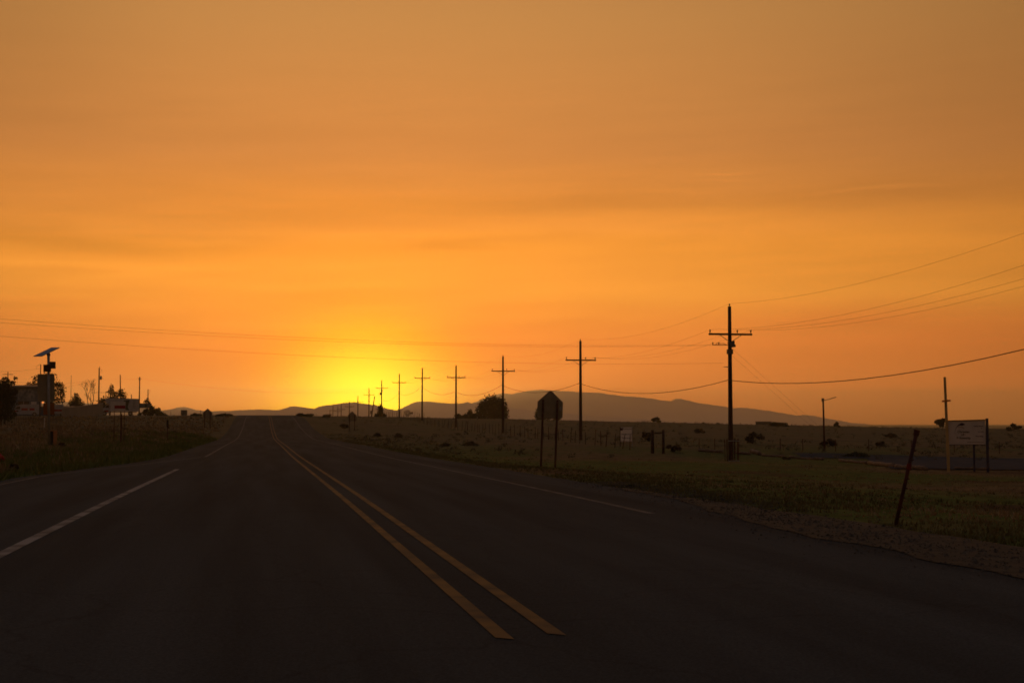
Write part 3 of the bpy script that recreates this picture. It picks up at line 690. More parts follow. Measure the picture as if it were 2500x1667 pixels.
bp.add([(x0 - .075, -.14, -.2), (x0 + .075, -.14, -.2), (x0 + .075, -.02, -.2), (x0 - .075, -.02, -.2), (x1 - .06, -.14, Z_(921)), (x1 + .06, -.14, Z_(921)), (x1 + .06, -.02, Z_(921)), (x1 - .06, -.02, Z_(921))],
       [(0,3,2,1),(4,5,6,7),(0,1,5,4),(1,2,6,5),(2,3,7,6),(3,0,4,7)])
bp.build('tall_post', m_creampost, r)
MB().box((X_(2313), -.18, Z_(979.5)), (.42, .07, .085), Matrix.Rotation(-.1, 3, 'Y')).build('cross_piece', m_orange, r)
MB().box((X_(2412), .0, Z_(1022) / 2 - .1), (.13, .12, Z_(1022) + .2)).build('post', m_bluepost, r)
MB().box((X_(2379), .08, Z_(1040) / 2 - .1), (.10, .08, Z_(1040) + .2)).build('post', m_bluepost, r)
sw = MB(); pts = []
for k in range(15):
    t = k / 14; a = R(182 - 100 * t)
    pts.append((X_(2350) + .36 * math.cos(a), -.006, Z_(1064) + .56 * math.sin(a), .012 + .04 * t ** 2 + (.02 if k > 11 else 0)))
for u, v in zip(pts, pts[1:]):
    sw.add([(u[0], -.006, u[2] - u[3]), (u[0], -.006, u[2] + u[3]), (v[0], -.006, v[2] + v[3]), (v[0], -.006, v[2] - v[3])], [(0, 3, 2, 1)])
sw.add([(pts[-1][0] + .09 * math.cos(k * math.pi / 6), -.007, pts[-1][2] + .045 * math.sin(k * math.pi / 6)) for k in range(12)], [tuple(range(11, -1, -1))])
sw.build('swoosh_emblem', m_ink, r)
ar = MB()
for k in range(8):
    a, a2 = R(110 - 10 * k), R(100 - 10 * k); c_ = (X_(2345), Z_(1052)); q1, q2 = .22, .25
    ar.add([(c_[0] + q * math.cos(w), -.006, c_[1] + q * math.sin(w) * .8) for q, w in ((q1, a), (q2, a), (q2, a2), (q1, a2))], [(0, 1, 2, 3)])
ar.build('arc_emblem', m_goldink, r)
for s_, px, py, sz in (('Christian', 2354, 1057, .155), ('Life', 2353, 1064, .15), ('Fellowship', 2354, 1072, .155)):
    text_mesh('lettering', s_, sz, m_ink2, r, (X_(px), -.004, Z_(py)), .004)
for s_, px, py, sz in (('Sunday School', 2391, 1042, .075), ('9', 2398, 1048, .08), ('at 10:30', 2397, 1055.5, .075), ('Worship', 2393, 1067, .1)):
    text_mesh('lettering', s_, sz, m_ink, r, (X_(px), -.004, Z_(py)), .002)
MB().box((X_(2383), -.003, Z_(1080)), (.78, .004, .022)).build('rule_line', m_ink2, r)

# real estate sign behind the fence
D = 118; p = at(1529, 1092, D); p.z = H(p.x, p.y); S4 = D / F
r = thing('property_sign', p, 'upright white property sign behind the wire fence', 'sign', rz=face_cam(p))
w, zb, zt = .5, (p.z * 0 + at(1529, 1079, D).z - p.z), at(1529, 1043, D).z - p.z
MB().prism([(-w, zb), (w, zb), (w, zt), (-w, zt)], 0, .03).build('board', m_whitesign, r)
MB().prism([(-w - .02, zt - .04), (-w + .28, zt - .04), (-w + .2, zt - .26), (-w + .02, zt - .26)], -.006, 0).build('emblem', m_ink, r)
text_mesh('lettering', 'SUNLAND', .16, m_ink2, r, (.14, -.004, zt - .18), .003)
text_mesh('lettering', '505 294-7777', .15, m_ink2, r, (.03, -.004, zt - .62), .003)
text_mesh('lettering', 'Realty & Land', .13, m_ink, r, (.03, -.004, zt - .92), .002)
MB().box((0, -.004, zb + .04), (2 * w, .05, .04)).build('bottom_rail', m_signpost, r)
for s in (-1, 1): MB().box((s * w, .0, zb / 2 + .5), (.06, .06, zb + 1.5)).build('post', m_steel if s > 0 else m_signpost, r)

# ---------------------------------------------------------------- fence
fx = 28.0
r = thing('wire_fence', (fx, 106, H(fx, 106)), 'long wire fence of leaning thin posts running toward the hills', 'fence')
Y = 106.0; fp = []
while Y < 335 and len(fp) < 90:
    fp.append(Y); Y += random.uniform(2.2, 3.1)
tops = []
for y in fp:
    x = fx + random.uniform(-.15, .15); z = H(x, y) - H(fx, 106); hh = random.uniform(1.05, 1.35)
    if y > 240: hh *= random.uniform(1.0, 1.45)
    lx = random.uniform(-.06, .22) * hh if random.random() < .5 else random.uniform(-.05, .05)
    MB().tube([(x - fx, y - 106, z - .2), (x - fx + lx, y - 106, z + hh)], [random.uniform(.026, .042), .026], 6).build('fence_post', m_pole if random.random() < .6 else m_rust, r)
    tops.append((x - fx + lx * .5, y - 106, z, hh))
fw = MB()
for k in (.35, .62, .9):
    fw.tube([(t_[0], t_[1], t_[2] + k) for t_ in tops], .006, 4)
fw.build('fence_wire', m_wire, r)
# fence running right from the brace
r = thing('wire_fence', ground_hit(1700, 1101), 'sparse low wire fence running right across the plain', 'fence')
o0 = r.location.copy(); pts = []
for px, py in ((1707, 1101), (1745, 1101), (1905, 1100), (1960, 1101), (2040, 1102), (2121, 1101), (2225, 1103), (2330, 1105), (2440, 1108)):
    q = ground_hit(px, py) - o0; MB().tube([(q.x, q.y, q.z - .2), (q.x, q.y, q.z + .95)], .03, 6).build('fence_post', m_rust, r); pts.append((q.x, q.y, q.z + .8))
MB().tube(pts, .006, 4).tube([(a, b_, c_ - .35) for a, b_, c_ in pts], .006, 4).build('fence_wire', m_wire, r)
# H brace
D = 106; a = at(1593, 1103, D); e = at(1619.5, 1103, D); a.z = H(a.x, a.y); e.z = H(e.x, e.y)
r = thing('fence_brace', a, 'H shaped brace of two thick timber posts and a rail at the fence end', 'fence brace', rz=face_cam(a))
wd = (e - a).length; hh = at(1593, 1049, D).z - a.z
MB().tube([(0, 0, -.3), (0, 0, hh)], [.14, .12], 10).build('brace_post', m_pole, r, True)
MB().tube([(wd, 0, -.3), (wd, 0, hh)], [.11, .10], 10).build('brace_post', m_pole, r, True)
MB().tube([(.1, 0, hh - .26), (wd - .08, 0, hh - .23)], .05, 8).build('rail', m_arm, r, True)

# logs and kerb timbers
LGG = 'logs lying along the edge of the parking lot'
def log(x0, y0, x1, y1, rad, label):
    a = ground_hit(x0, y0); e = ground_hit(x1, y1); d = e - a; n = 10; pts = []
    for k in range(n + 1):
        q = a + d * (k / n); pts.append((q.x - a.x, q.y - a.y, H(q.x, q.y) - a.z + rad * .8 + .02 * math.sin(k * 1.7)))
    tag(MB().tube(pts, [rad * (1 + .08 * math.sin(k * 2.3)) for k in range(n + 1)], 9).build('log', m_log, smooth=True, loc=a), label, 'log', LGG)
log(1705, 1102, 1766, 1106, .12, 'long pale log left of the pipe ring')
log(1797, 1108, 1832, 1111, .11, 'short dark log just right of the pipe ring')
log(1834, 1105, 1856, 1112, .16, 'thick pale log end lying askew')
log(1860, 1114, 1915, 1117, .09, 'thin log between the askew log and the dark lump')
log(1928, 1118, 2010, 1123, .10, 'reddish log right of the dark lump')
log(2050, 1127, 2120, 1133, .11, 'log in front of the grassy island')
log(2122, 1134, 2185, 1141, .13, 'pale log running down to the leaning post')
log(2188, 1142, 2262, 1149, .12, 'dark log between the leaning post and the church sign')
log(2330, 1146, 2420, 1148, .08, 'low kerb timber behind the church sign')

# ---------------------------------------------------------------- foliage
def rnd_in(e):
    while True:
        v = Vector([random.uniform(-1, 1) for _ in range(3)])
        if v.length < 1: break
    v = v * (.5 + .5 * random.random()) / max(v.length, .35) if random.random() < .6 else v
    if random.random() < .22: v = v.normalized() * random.uniform(.9, 1.4)
    return Vector((e[0] + v.x * e[3], e[1] + v.y * e[4], e[2] + v.z * e[5]))
def leaves(b, ells, n, size, upright=0):
    tot = sum(e[3] * e[5] for e in ells)
    for e in ells:
        for _ in range(max(4, int(n * e[3] * e[5] / tot))):
            c_ = rnd_in(e); s = size * random.uniform(.5, 1.3)
            u = Vector([random.gauss(0, 1) for _ in range(3)]).normalized()
            if upright: u = (u + Vector((0, 0, upright))).normalized()
            w = u.cross(Vector([random.gauss(0, 1) for _ in range(3)])).normalized()
            b.add([c_ - w * s * .35, c_ + u * s * .6, c_ + w * s * .35, c_ - u * s * .6], [(0, 1, 2, 3)])
def tree(name, px, pybase, D, label, ells, n, size, m=None, trunk=.12, cat='tree', group=None, upright=0, limbs=True, gz=None):
    """ells in photo pixels relative to (px, pybase): (dx, up, rx, rz)"""
    p = at(px, pybase, D); z0 = H(p.x, p.y); dz = p.z - z0; S_ = D / F
    r = thing(name, (p.x, p.y, z0), label, cat, group, rz=face_cam(p))
    E = [(a * S_, random.uniform(-.25, .25) * c_ * S_, b_ * S_ + dz, c_ * S_, c_ * S_ * .85, d_ * S_) for a, b_, c_, d_ in ells]
    t = MB(); topz = max(e[2] for e in E)
    t.tube([(0, 0, -.2), (.02 * topz, 0, topz * .45), (0, 0, topz * .8)], [trunk, trunk * .7, trunk * .25], 8)
    if limbs:
        for e in E: t.tube([(0, 0, min(topz * .35, max(e[2] * .5, .1))), (e[0] * .5, e[1] * .5, e[2] * .7), (e[0], e[1], e[2])], [trunk * .5, trunk * .3, trunk * .1], 6)
    t.build('trunk' if cat == 'tree' else 'stem', m_bark, r)
    lf = MB(); leaves(lf, E, n, size, upright); lf.build('crown' if cat == 'tree' else 'foliage', m or m_leafdark, r)
    return r
def blob(n, w, h, seed, lift=.55):
    """ragged set of clumps filling a w x h pixel dome"""
    rs = random.Random(seed); out = []
    for k in range(n):
        a = rs.uniform(-1, 1); b_ = rs.uniform(.15, 1)
        hh = (1 - abs(a) ** 2.2) ** .5
        out.append((a * w * .42, h * (.12 + .75 * b_ * hh), w * rs.uniform(.13, .22), h * rs.uniform(.12, .2)))
    return out
random.seed(11)
tree('big_tree', -2, 1045, 150, 'big dark tree at the left edge of the picture', [(-6, 60, 34, 42), (-20, 90, 26, 26), (14, 92, 18, 17), (24, 68, 14, 16), (30, 110, 8, 6), (12, 116, 10, 9), (36, 122, 5, 3), (20, 35, 18, 18), (-30, 50, 30, 50), (4, 108, 12, 9), (36, 88, 7, 8)], 5600, .24, trunk=.25)
tree('shade_tree', 112, 1012, 290, 'wide dark tree behind the tall beacon sign', [(-18, 75, 16, 9), (-38, 72, 12, 6), (-22, 88, 10, 7), (0, 70, 25, 22), (5, 92, 15, 10), (25, 62, 16, 17), (36, 50, 8, 14), (34, 34, 9, 8), (14, 35, 14, 14), (30, 73, 10, 8), (-45, 66, 7, 4)], 3300, .3, trunk=.28)
tree('conifer', 185, 1000, 280, 'small rounded conifer below the antenna mast', [(0, 34, 6, 6), (-2, 25, 10, 8), (5, 22, 9, 8), (-8, 15, 10, 8), (10, 13, 9, 8), (0, 10, 18, 8)], 1500, .26, trunk=.2)
tree('juniper', 268, 1003, 290, 'dark juniper behind the box truck with a pointed top', [(4, 57, 5, 9), (2, 46, 9, 7), (12, 38, 12, 10), (26, 46, 8, 9), (32, 38, 8, 8), (0, 24, 18, 12), (28, 22, 14, 12), (34, 26, 8, 7), (-18, 22, 10, 8)], 2400, .28, trunk=.2)
tree('bush', 243, 1003, 285, 'low dark bush left of the juniper', blob(7, 44, 24, 3), 1500, .3, cat='bush', trunk=.1)
tree('bush', 352, 1015, 285, 'dark rounded bush under the billboard', blob(6, 26, 18, 5), 900, .28, cat='bush', trunk=.08)
tree('ragged_bush', 380, 1019, 280, 'ragged bush right of the billboard on the skyline', [(-8, 22, 6, 7), (2, 14, 9, 8), (-12, 12, 9, 10), (12, 8, 9, 6), (8, 18, 4, 5), (22, 4, 6, 4)], 1400, .3, m_leaf, cat='bush', trunk=.08, upright=.8)
tree('small_tree', 359, 1005, 320, 'sparse little tree top above the billboard', [(0, 27, 6, 6), (-4, 23, 5, 4), (5, 20, 4, 4)], 170, .3, trunk=.06)
tree('round_tree', 1200, 1026, 400, 'large round dark tree on the horizon', [(0, 22, 30, 20), (-8, 46, 10, 14), (5, 50, 9, 13), (18, 44, 10, 14), (-22, 36, 9, 14), (-30, 20, 9, 16), (28, 34, 10, 14), (34, 20, 8, 14), (-12, 30, 18, 18), (14, 30, 20, 18), (-26, 8, 12, 9), (28, 8, 12, 9), (0, 8, 26, 9)], 6800, .42, m_leafdark, trunk=.3, upright=.9)
tree('small_pine', 1147, 1024, 400, 'small pointed dark tree left of the round tree', [(0, 16, 6, 7), (-3, 8, 12, 6), (8, 8, 9, 7), (-14, 6, 8, 4)], 1100, .45, trunk=.15)
tree('small_pine', 1118, 1022, 410, 'low dark treetop right of the fourth utility pole', [(0, 7, 7, 5), (4, 4, 6, 3)], 420, .4, trunk=.1)
tree('horizon_tree', 1336, 1026, 420, 'dark tree mostly hidden behind the large pentagonal sign', [(-22, 20, 6, 12), (-20, 8, 9, 9), (0, 12, 24, 10), (22, 14, 9, 12), (26, 6, 7, 6)], 1800, .5, trunk=.2)
tree('cypress', 929, 1019, 360, 'narrow dark cypress beside the transformer pole', [(0, 20, 5, 10), (0, 12, 6, 10), (-5, 5, 9, 5), (8, 4, 6, 5)], 1700, .35, trunk=.15)
for a_ in ((1601, 1034, 330, 26, 16, 'dark bush on the skyline above the property sign'), (1717, 1036, 330, 11, 6, 'tiny bush on the skyline left of the nearest pole'), (1753, 1036, 330, 8, 5, 'tiny shrub on the skyline touching the nearest pole'), (2043, 1043, 300, 12, 14, 'thin shrub on the skyline right of the street lamp'), (1570, 1034, 330, 8, 5, 'tiny shrub left of the skyline bush'),
           (2300, 1048, 280, 40, 26, 'dark bush on the skyline behind the tall cream post'), (2475, 1052, 290, 32, 17, 'round bush on the skyline at the right edge'), (1898, 1041, 300, 44, 14, 'dark hedge like bush beside the low shed')):
    tree('bush', a_[0], a_[1], a_[2], a_[5], blob(7, a_[3], a_[4], a_[0]), 60 + a_[3] * a_[4] * 2, .3, cat='bush', trunk=.05, group='bushes on the right skyline')
for px, py, w, h_, lab, m_ in ((1845, 1084, 48, 32, 'dark round bush right of the nearest pole', m_shrub), (2021, 1092, 36, 22, 'dark bush at the foot of the street lamp', m_shrub), (1645, 1104, 36, 24, 'low brown bush right of the fence brace', m_shrub),
                           (1575, 1078, 24, 28, 'twiggy shrub between property sign and brace', m_shrub), (1584, 1073, 20, 18, 'small bush against the left brace post', m_shrub), (2149, 1090, 22, 14, 'low shrub left of the leaning post top', m_shrub),
                           (1708, 1058, 24, 12, 'grey shrub on the plain left of the nearest pole', m_sage), (2175, 1068, 26, 10, 'flat shrub on the plain behind the leaning post', m_sage), (970, 1069, 22, 10, 'low sage bush in the open field near the road', m_sage), (922, 1066, 14, 8, 'small sage bush left of its twin in the field', m_sage),
                           (837, 1046, 26, 14, 'dark clump left of the small pentagonal sign', m_shrub), (1085, 1090, 22, 10, 'low bush in the field beside the road bend', m_sage), (1150, 1088, 34, 12, 'broad low clump in the middle of the field', m_sage), (2090, 1117, 60, 12, 'dark grassy clump at the parking lot edge', m_leaf),
                           (1921, 1122, 16, 9, 'dark lump between two logs', m_shrub), (1545, 1192, 34, 8, 'green weed clump at the asphalt edge', m_leaf), (150, 1095, 14, 16, 'dark weed beside the utility box', m_shrub), (35, 1156, 26, 24, 'black tuft at the lower left verge', m_shrub), (95, 1152, 34, 14, 'dark low weeds beside the left edge line', m_shrub), (432, 1100, 20, 6, 'dark patch of weeds where the verge narrows', m_leaf), (742, 1017, 44, 8, 'hump of weeds on the crest right of the road', m_leaf), (548, 1016, 34, 7, 'ragged weeds on the crest left of the road', m_leaf), (478, 1015, 26, 6, 'weeds on the skyline left of the distant sign', m_leaf), (800, 1019, 24, 6, 'thin weeds on the crest left of the far poles', m_shrub)):
    q = ground_hit(px, py); D = q.dot(FH)
    tree('shrub', px, py, D, lab, blob(7, w, h_, px), 500, max(.05, D * .0016), m_, cat='bush', trunk=.02, group='shrubs scattered over the verges and fields')

# bare tree
p = at(217, 1000, 285); z0 = H(p.x, p.y)
r = thing('bare_tree', (p.x, p.y, z0), 'leafless tree with two thin stems behind the grey fence', 'tree', rz=face_cam(p))
random.seed(5)
def branch(b, p, d, ln, rad, depth):
    e = p + d * ln; mid = p + d * ln * .5 + Vector((random.uniform(-.06, .06) * ln, 0, 0))
    b.tube([p, mid, e], [rad, rad * .8, rad * .6], 5)
    if depth == 0: return
    for k in range(3 if depth > 1 else 3):
        s = p.lerp(e, random.uniform(.35, 1)); nd = (d + Vector((random.uniform(-.75, .75), random.uniform(-.5, .5), random.uniform(-.05, .35)))).normalized()
        branch(b, s, nd, ln * random.uniform(.5, .72), rad * .55, depth - 1)
for x, ln, dx_ in ((.1, 3.7, -.14), (.8, 3.7, .02)):
    b = MB(); branch(b, Vector((x, 0, 0)), Vector((dx_, 0, 1)).normalized(), ln, .10, 4); b.build('stem', m_bark, r)

# windmill behind the fence
p = at(995, 1020, 330); z0 = H(p.x, p.y); hz_ = at(995, 1008, 330).z - z0
r = thing('windmill', (p.x, p.y, z0), 'small farm windmill with a tail vane behind the fence', 'windmill', rz=face_cam(p))
for sx in (-1, 1):
    for sy in (-1, 1): MB().tube([(sx * .35, sy * .35, -.2), (sx * .06, sy * .06, hz_)], .03, 5).build('tower_leg', m_metal, r)
b = MB()
for k in range(12):
    a = k * math.pi / 6; c0, s0 = math.cos(a), math.sin(a); c1, s1 = math.cos(a + .3), math.sin(a + .3)
    b.add([(.2 * c0, -.25, hz_ + .2 * s0), (.72 * c0, -.25, hz_ + .72 * s0), (.72 * c1, -.18, hz_ + .72 * s1), (.2 * c1, -.2, hz_ + .2 * s1), (.2 * c0, -.235, hz_ + .2 * s0), (.72 * c0, -.235, hz_ + .72 * s0), (.72 * c1, -.165, hz_ + .72 * s1), (.2 * c1, -.185, hz_ + .2 * s1)],
          [(0, 1, 2, 3), (7, 6, 5, 4), (0, 4, 5, 1), (1, 5, 6, 2), (2, 6, 7, 3), (3, 7, 4, 0)])
b.tube([(.7 * math.cos(k * math.pi / 12), -.22, hz_ + .7 * math.sin(k * math.pi / 12)) for k in range(25)], .02, 4)
b.build('rotor', m_metal, r)
MB().prism([(.5, hz_ - .05), (.95, hz_ - .22), (1.25, hz_ - .28), (1.25, hz_ + .28), (.95, hz_ + .22), (.5, hz_ + .05)], -.02, .02).tube([(0, 0, hz_), (.6, 0, hz_)], .03, 5).build('tail_vane', m_metal, r)

# ---------------------------------------------------------------- buildings on the left
D = 262; S5 = D / F
p = at(40, 1020, D); z0 = H(p.x, p.y)
r = thing('shop_building', (p.x, p.y, z0 - .2), 'flat roofed blue grey building with a mottled mural and pale roof edge', 'building', rz=face_cam(p))
X5 = lambda px: (px - 40) * S5; Z5 = lambda py: at(40, py, D).z - z0 + .2
MB().box((X5(30), 4, Z5(942) / 2), (X5(97) - X5(-37), 8, Z5(942))).build('wall', m_bluewall, r)
MB().box((X5(31), 3.8, Z5(942) + .02), (X5(98) - X5(-37) + .2, 8.6, .25)).build('roof_edge', m_trim, r)
MB().box((X5(96), -.06, Z5(942) / 2 - .12), (.28, .12, Z5(942) - .24)).build('corner_trim', m_white, r)
MB().prism([(X5(42), Z5(976)), (X5(84), Z5(977)), (X5(80), Z5(955)), (X5(72), Z5(949)), (X5(44), Z5(950))], -.05, -.005).build('mural', m_mural, r)
MB().box((X5(79.5), -.04, Z5(994)), (.95, .08, 2.1)).build('door', m_white, r)
MB().box((X5(56), -.04, Z5(990)), (1.9, .06, 1.6)).build('window', m_glass, r)
MB().box((X5(56), -.08, Z5(990)), (.07, .04, 1.6)).build('window_bar', m_white, r)
MB().tube([(X5(98.5) + .15, -.2, Z5(984)), (X5(98.5) + .15, -.2, Z5(979.5))], .14, 10).build('wall_glint', m_glint, r)  # orange glint of unknown source, made as a small emitting part
def wheel(parent, x, y, z, rad, w=.24):
    t = MB().tube([(x, y - w / 2, z), (x, y + w / 2, z)], rad, 16).build('wheel', m_dark, parent)
    MB().tube([(x, y - w / 2 - .01, z), (x, y - w / 2, z)], rad * .55, 12).build('rim', m_steel, t)
# white van in front
D = 245; p = at(60, 1022, D); z0 = H(p.x, p.y)
r = thing('cargo_van', (p.x, p.y, z0), 'white van with red side panels in front of the mural building', 'van', rz=face_cam(p))
MB().prism([(-2.5, .35), (2.45, .35), (2.5, .6), (2.5, 1.9), (2.3, 2.05), (-.6, 2.05), (-1.4, 1.75), (-1.75, 1.15), (-2.5, .95)], 0, 1.9).build('body', m_whitetruck, r)
MB().prism([(-1.62, 1.2), (-1.3, 1.66), (-.75, 1.72), (-.75, 1.2)], -.012, 0).build('side_window', m_glass, r)
for a, e in ((-.55, .5), (.75, 1.6)): MB().prism([(a, 1.0), (e, 1.0), (e, 1.4), (a, 1.4)], -.012, 0).build('red_panel', m_redband, r)
MB().prism([(-1.9, .75), (-1.3, .8), (-1.1, 1.05), (-1.7, .98)], -.012, 0).build('red_flash', m_redband, r)
for x in (-1.6, 1.6):
    for y in (.1, 1.8): wheel(r, x, y, .36, .36)
# trailer behind the beacon
p = at(140, 1020, 240); z0 = H(p.x, p.y)
r = thing('box_trailer', (p.x, p.y, z0), 'white trailer with a red band seen behind the beacon post', 'trailer', rz=face_cam(p))
MB().box((0, 1.2, 1.25), (1.9, 2.6, 1.55)).build('body', m_whitetruck, r)
MB().box((.1, -.11, 1.02), (1.5, .012, .36)).build('red_band', m_redband, r)
MB().box((0, -.11, 1.7), (1.8, .012, .05)).box((0, -.11, 1.5), (1.8, .012, .04)).build('rib', m_steel, r)
for x in (-.75, .75): wheel(r, x, .6, .34, .34, .2)
# long low shed and sheet metal fence
a, e = at(131, 992, 258), at(197, 992, 270); zz0 = H(a.x, a.y)
r = thing('low_shed', (a.x, a.y, zz0 - .3), 'long low shed with a pale roof edge left of the grey fence', 'shed', rz=math.atan2(e.y - a.y, e.x - a.x))
ln = (Vector((e.x - a.x, e.y - a.y))).length; hh = a.z - zz0 + .3
MB().box((ln / 2, 2, hh / 2), (ln, 4, hh)).build('wall', m_bluewall, r)
MB().box((ln / 2, 1.9, hh + .06), (ln + .3, 4.5, .14)).build('roof', m_trim, r)
def sheet_fence(pts, label):
    base = None; b = MB(); ps = []
    for px, pt, D in pts: ps.append(at(px, pt, D))
    o = ps[0]; z0 = H(o.x, o.y)
    r = thing('sheet_metal_fence', (o.x, o.y, z0), label, 'fence')
    for u, v in zip(ps, ps[1:]):
        n = 24
        for k in range(n):
            q0, q1 = u.lerp(v, k / n), u.lerp(v, (k + 1) / n); off = .04 * (k % 2)
            g0, g1 = H(q0.x, q0.y) - .3, H(q1.x, q1.y) - .3
            w = [(q0.x, q0.y + off), (q1.x, q1.y + off), (q1.x, q1.y + off + .05), (q0.x, q0.y + off + .05)]
            zs = [(g0, q0.z), (g1, q1.z), (g1, q1.z), (g0, q0.z)]
            b.add([(x - o.x, y - o.y, zb - z0) for (x, y), (zb, zt) in zip(w, zs)] + [(x - o.x, y - o.y, zt - z0) for (x, y), (zb, zt) in zip(w, zs)], [(0,3,2,1),(4,5,6,7),(0,1,5,4),(1,2,6,5),(2,3,7,6),(3,0,4,7)])
    b.build('sheeting', m_greyfence, r)
    cp = MB()
    for u, v in zip(ps, ps[1:]): cp.tube([u - Vector((o.x, o.y, z0)) , v - Vector((o.x, o.y, z0))], .05, 6)
    cp.build('top_rail', m_steel, r)
sheet_fence([(151, 996, 222), (200, 991, 238), (252, 984, 262)], 'grey sheet metal fence rising to the right behind the left field')
# picket fence in front of the building
a, e = ground_hit(-10, 1040), ground_hit(152, 1034)
r = thing('picket_fence', a, 'low dark picket fence in front of the left building', 'fence', rz=math.atan2(e.y - a.y, e.x - a.x))
ln = (Vector((e.x - a.x, e.y - a.y))).length; n = 40
for k in range(n + 1):
    q = a.lerp(e, k / n); z = H(q.x, q.y) - a.z
    MB().box((ln * k / n, 0, z + .45), (.07, .03, 1.0 + .12 * random.random())).build('picket', m_pole, r)
MB().box((ln / 2, .04, (e.z - a.z) / 2 + .7), (ln, .03, .07)).build('rail', m_pole, r)
p = at(108.5, 1036, 150); p.z = H(p.x, p.y)
tag(MB().box((0, 0, .5), (.09, .05, 1.2)).build('white_stake', m_white, loc=p), 'white stake standing left of the beacon post', 'stake')
# box truck
D = 275; p = at(293, 1020, D); z0 = H(p.x, p.y)
r = thing('box_truck', (p.x, p.y, z0), 'white rental box truck facing left on the crest of the left field', 'truck', rz=face_cam(p))
MB().prism([(-2.0, .85), (3.5, .85), (3.5, 3.25), (-2.7, 3.35), (-2.85, 3.1), (-2.6, 2.35), (-2.0, 2.2)], 0, 2.3).build('cargo_box', m_whitetruck, r)
cb = MB().prism([(-3.6, .45), (-1.95, .45), (-1.95, 2.2), (-2.55, 2.15), (-2.95, 1.5), (-3.55, 1.35), (-3.68, 1.0)], .15, 2.15).build('cab', m_whitetruck, r)
MB().prism([(-2.82, 1.5), (-2.5, 2.0), (-2.1, 2.05), (-2.1, 1.5)], .135, .149).build('cab_window', m_glass, cb)
MB().prism([(-3.1, .7), (-2.3, .7), (-2.05, 1.0), (-2.9, 1.0)], .138, .149).build('red_stripe', m_redband, cb)
MB().prism([(.6, 2.9), (1.75, 3.0), (1.4, 1.6), (1.7, 1.0), (1.0, 1.1), (.9, 2.2)], -.012, 0).build('dark_graphic', m_green, r)
MB().prism([(-1.9, 1.25), (-.6, 1.25), (-.6, 1.9), (-1.9, 1.9)], -.012, 0).build('red_panel', m_redband, r)
MB().prism([(.3, 1.2), (1.1, 1.2), (1.1, 1.5), (.5, 1.6)], -.013, -.001).build('dark_lettering', m_ink, r)
for k in range(5): MB().box((2.6, -.008, 1.5 + .33 * k), (.5, .014, .07)).build('stripe', m_ink2, r)
MB().box((.6, 1.1, .72), (5.0, 1.9, .14)).build('chassis', m_dark, r)
for x in (-2.9, 1.9):
    for y in (.15, 2.15): wheel(r, x, y, .42, .42)
# billboard
D = 300; p = at(352, 1012, D); z0 = H(p.x, p.y); zt, zb = at(352, 984.5, D).z - z0, at(352, 996, D).z - z0
r = thing('billboard', (p.x, p.y, z0), 'wide low billboard on thin posts right of the box truck', 'billboard', rz=face_cam(p))
MB().box((0, 0, (zt + zb) / 2), (3.0, .15, zt - zb)).build('panel', m_bluewall, r)
MB().box((0, -.1, zt - .04), (3.0, .08, .1)).box((-.3, -.09, zb + .12), (1.2, .04, .2)).build('panel_trim', m_ink2, r)
MB().box((.35, -.09, (zt + zb) / 2), (.5, .02, .45)).build('green_emblem', m_green, r)
for x in (-1.1, .35, 1.3): MB().tube([(x, .05, -.2), (x, .05, zb)], .06, 6).build('post', m_rust, r)
# low shed far right
D = 330; p = at(1864, 1042, D); z0 = H(p.x, p.y); zt = at(1864, 1029.5, D).z - z0
r = thing('flat_shed', (p.x, p.y, z0 - .5), 'low flat roofed shed on the right skyline', 'shed', rz=face_cam(p))
MB().box((0, 2, (zt + .5) / 2), (3.6, 4, zt + .5)).build('wall', m_bluewall, r)
MB().box((0, 1.9, zt + .55), (3.9, 4.5, .14)).build('roof', m_greyroof, r)

# ---------------------------------------------------------------- ground cover
random.seed(21)
def tufts(name, n, region, hmin, hmax, m, label, clump=.0):
    b = MB(); k = 0
    while k < n:
        x, y = region()
        if pave_l(y) - .05 < x < pave_r(y) + .15 and y > 24: continue
        if y <= 24 and -5.8 < x < 7.2: continue
        v = mnoise.noise(Vector((x * .35, y * .25, clump)))
        if v < random.uniform(-.5, .25): continue
        z = H(x, y); k += 1; h_ = random.uniform(hmin, hmax) * (1 + .8 * max(v, 0))
        for j in range(4):
            a = random.uniform(0, 6.283); w = random.uniform(.006, .016) * (1 + y / 30); lx, ly = random.gauss(0, .35) * h_, random.gauss(0, .35) * h_
            ox, oy = random.gauss(0, .05), random.gauss(0, .05)
            b.add([(x + ox - w * math.cos(a), y + oy - w * math.sin(a), z - .02), (x + ox + w * math.cos(a), y + oy + w * math.sin(a), z - .02), (x + ox + lx, y + oy + ly, z + h_ * random.uniform(.6, 1))], [(0, 1, 2)])
    tag(b.build(name, m), label, 'grass', kind='stuff')
ly = lambda a, b_: a * (b_ / a) ** random.random()
def regL():
    y = ly(22, 150); return pave_l(y) - abs(random.gauss(0, 1)) * 4.5, y
def regR():
    y = ly(11, 170); return 7.0 + abs(random.gauss(0, 1)) * (2.2 + y * .02), y
def regRf():
    y = ly(12, 150); return random.uniform(8, 12 + y * .62), y
def regLf():
    y = ly(30, 240); return random.uniform(-12 - y * .1, pave_l(y) - 1), y
tufts('verge_grass', 13000, regL, .08, .28, m_grassA, 'green grass along the left verge', 1)
tufts('dry_grass', 9000, regLf, .08, .34, m_grassB, 'straw coloured grass on the left field', 4)
tufts('verge_grass', 8000, regR, .025, .08, m_grassC, 'short olive brown grass along the right verge', 2)
tufts('dry_grass', 9000, regRf, .015, .06, m_grassB, 'short dry grass on the right field', 7)
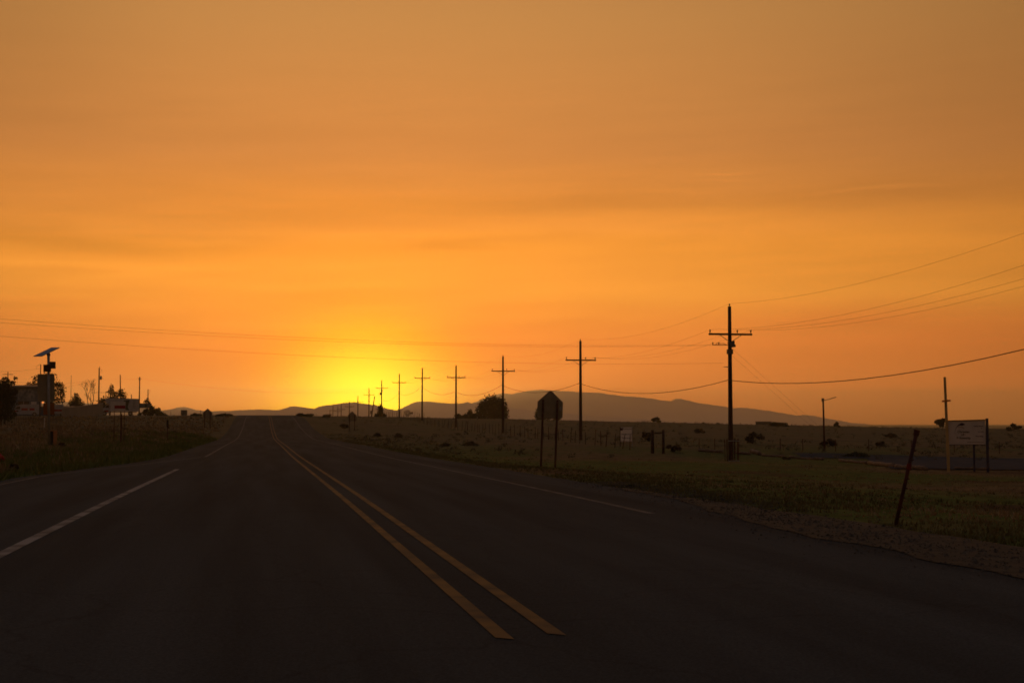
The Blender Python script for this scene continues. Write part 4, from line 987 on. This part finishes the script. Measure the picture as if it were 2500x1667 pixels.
def regTall():
    y = ly(30, 95); return pave_l(y) - .5 - abs(random.gauss(0, 1)) * 2.2, y
tufts('tall_grass', 900, regTall, .15, .38, m_grassA, 'taller tufts of green grass along the near left verge', 6)
# loose stones along the right shoulder
b = MB(); k = 0
while k < 5200:
    y = random.uniform(8, 30); x = pave_r(y) - shr(y) + random.gauss(.35, .45)
    k += 1; q = random.uniform(.006, .022) * (1.8 if random.random() < .06 else 1); z = max(roadz(y) + .008, H(x, y) + .012)
    c_ = Vector((x, y, z)); a = random.uniform(0, 6.28); e1 = Vector((math.cos(a), math.sin(a), 0)) * q; e2 = Vector((-math.sin(a), math.cos(a), 0)) * q * random.uniform(.5, 1)
    up = Vector((0, 0, q * random.uniform(.4, .9)))
    b.add([c_ - e1, c_ - e2, c_ + e1, c_ + e2, c_ + up], [(0, 1, 4), (1, 2, 4), (2, 3, 4), (3, 0, 4)])
tag(b.build('loose_gravel', m_stone), 'loose stones and grit spilling over the asphalt edge', 'gravel', kind='stuff')
# low sage clumps over the plain
b = MB(); k = 0
while k < 1500:
    y = ly(95, 345); x = random.uniform(9, 20 + y * .6) if random.random() < .8 else random.uniform(-12 - y * .18, -7)
    v = mnoise.noise(Vector((x * .05, y * .03, 9)))
    if v < random.uniform(-.4, .3): continue
    z = H(x, y); k += 1; rr = random.uniform(.12, .34) * (1.3 if random.random() < .12 else 1)
    for j in range(16):
        a = random.uniform(0, 6.283); q = rr * random.random() ** .5; c_ = Vector((x + q * math.cos(a), y + q * math.sin(a), z + random.uniform(0, rr * .8)))
        s = rr * .35; u = Vector((random.gauss(0, .5), random.gauss(0, .5), 1)).normalized(); w = Vector((random.gauss(0, 1), random.gauss(0, 1), 0)).normalized()
        b.add([c_ - w * s * .5, c_ + u * s, c_ + w * s * .5, c_ - u * s * .4], [(0, 1, 2, 3)])
tag(b.build('sagebrush_cover', m_sage), 'low sagebrush scattered across the plain', 'sagebrush', kind='stuff')
# weeds along the skyline crest
b = MB()
for k in range(900):
    x = random.uniform(-45, 175); y = random.uniform(285, 325); z = H(x, y)
    if pave_l(y) - .3 < x < pave_r(y) + .3: continue
    h_ = random.uniform(.05, .35) * (2.2 if random.random() < .06 else 1)
    for j in range(3):
        lx = random.gauss(0, .15) * h_; w = random.uniform(.03, .07)
        b.add([(x + lx - w, y, z - .05), (x + lx + w, y, z - .05), (x + lx * 2, y + .1, z + h_ * random.uniform(.6, 1))], [(0, 1, 2)])
tag(b.build('crest_weeds', m_shrub), 'thin weeds standing along the skyline of the plain', 'weeds', kind='stuff')
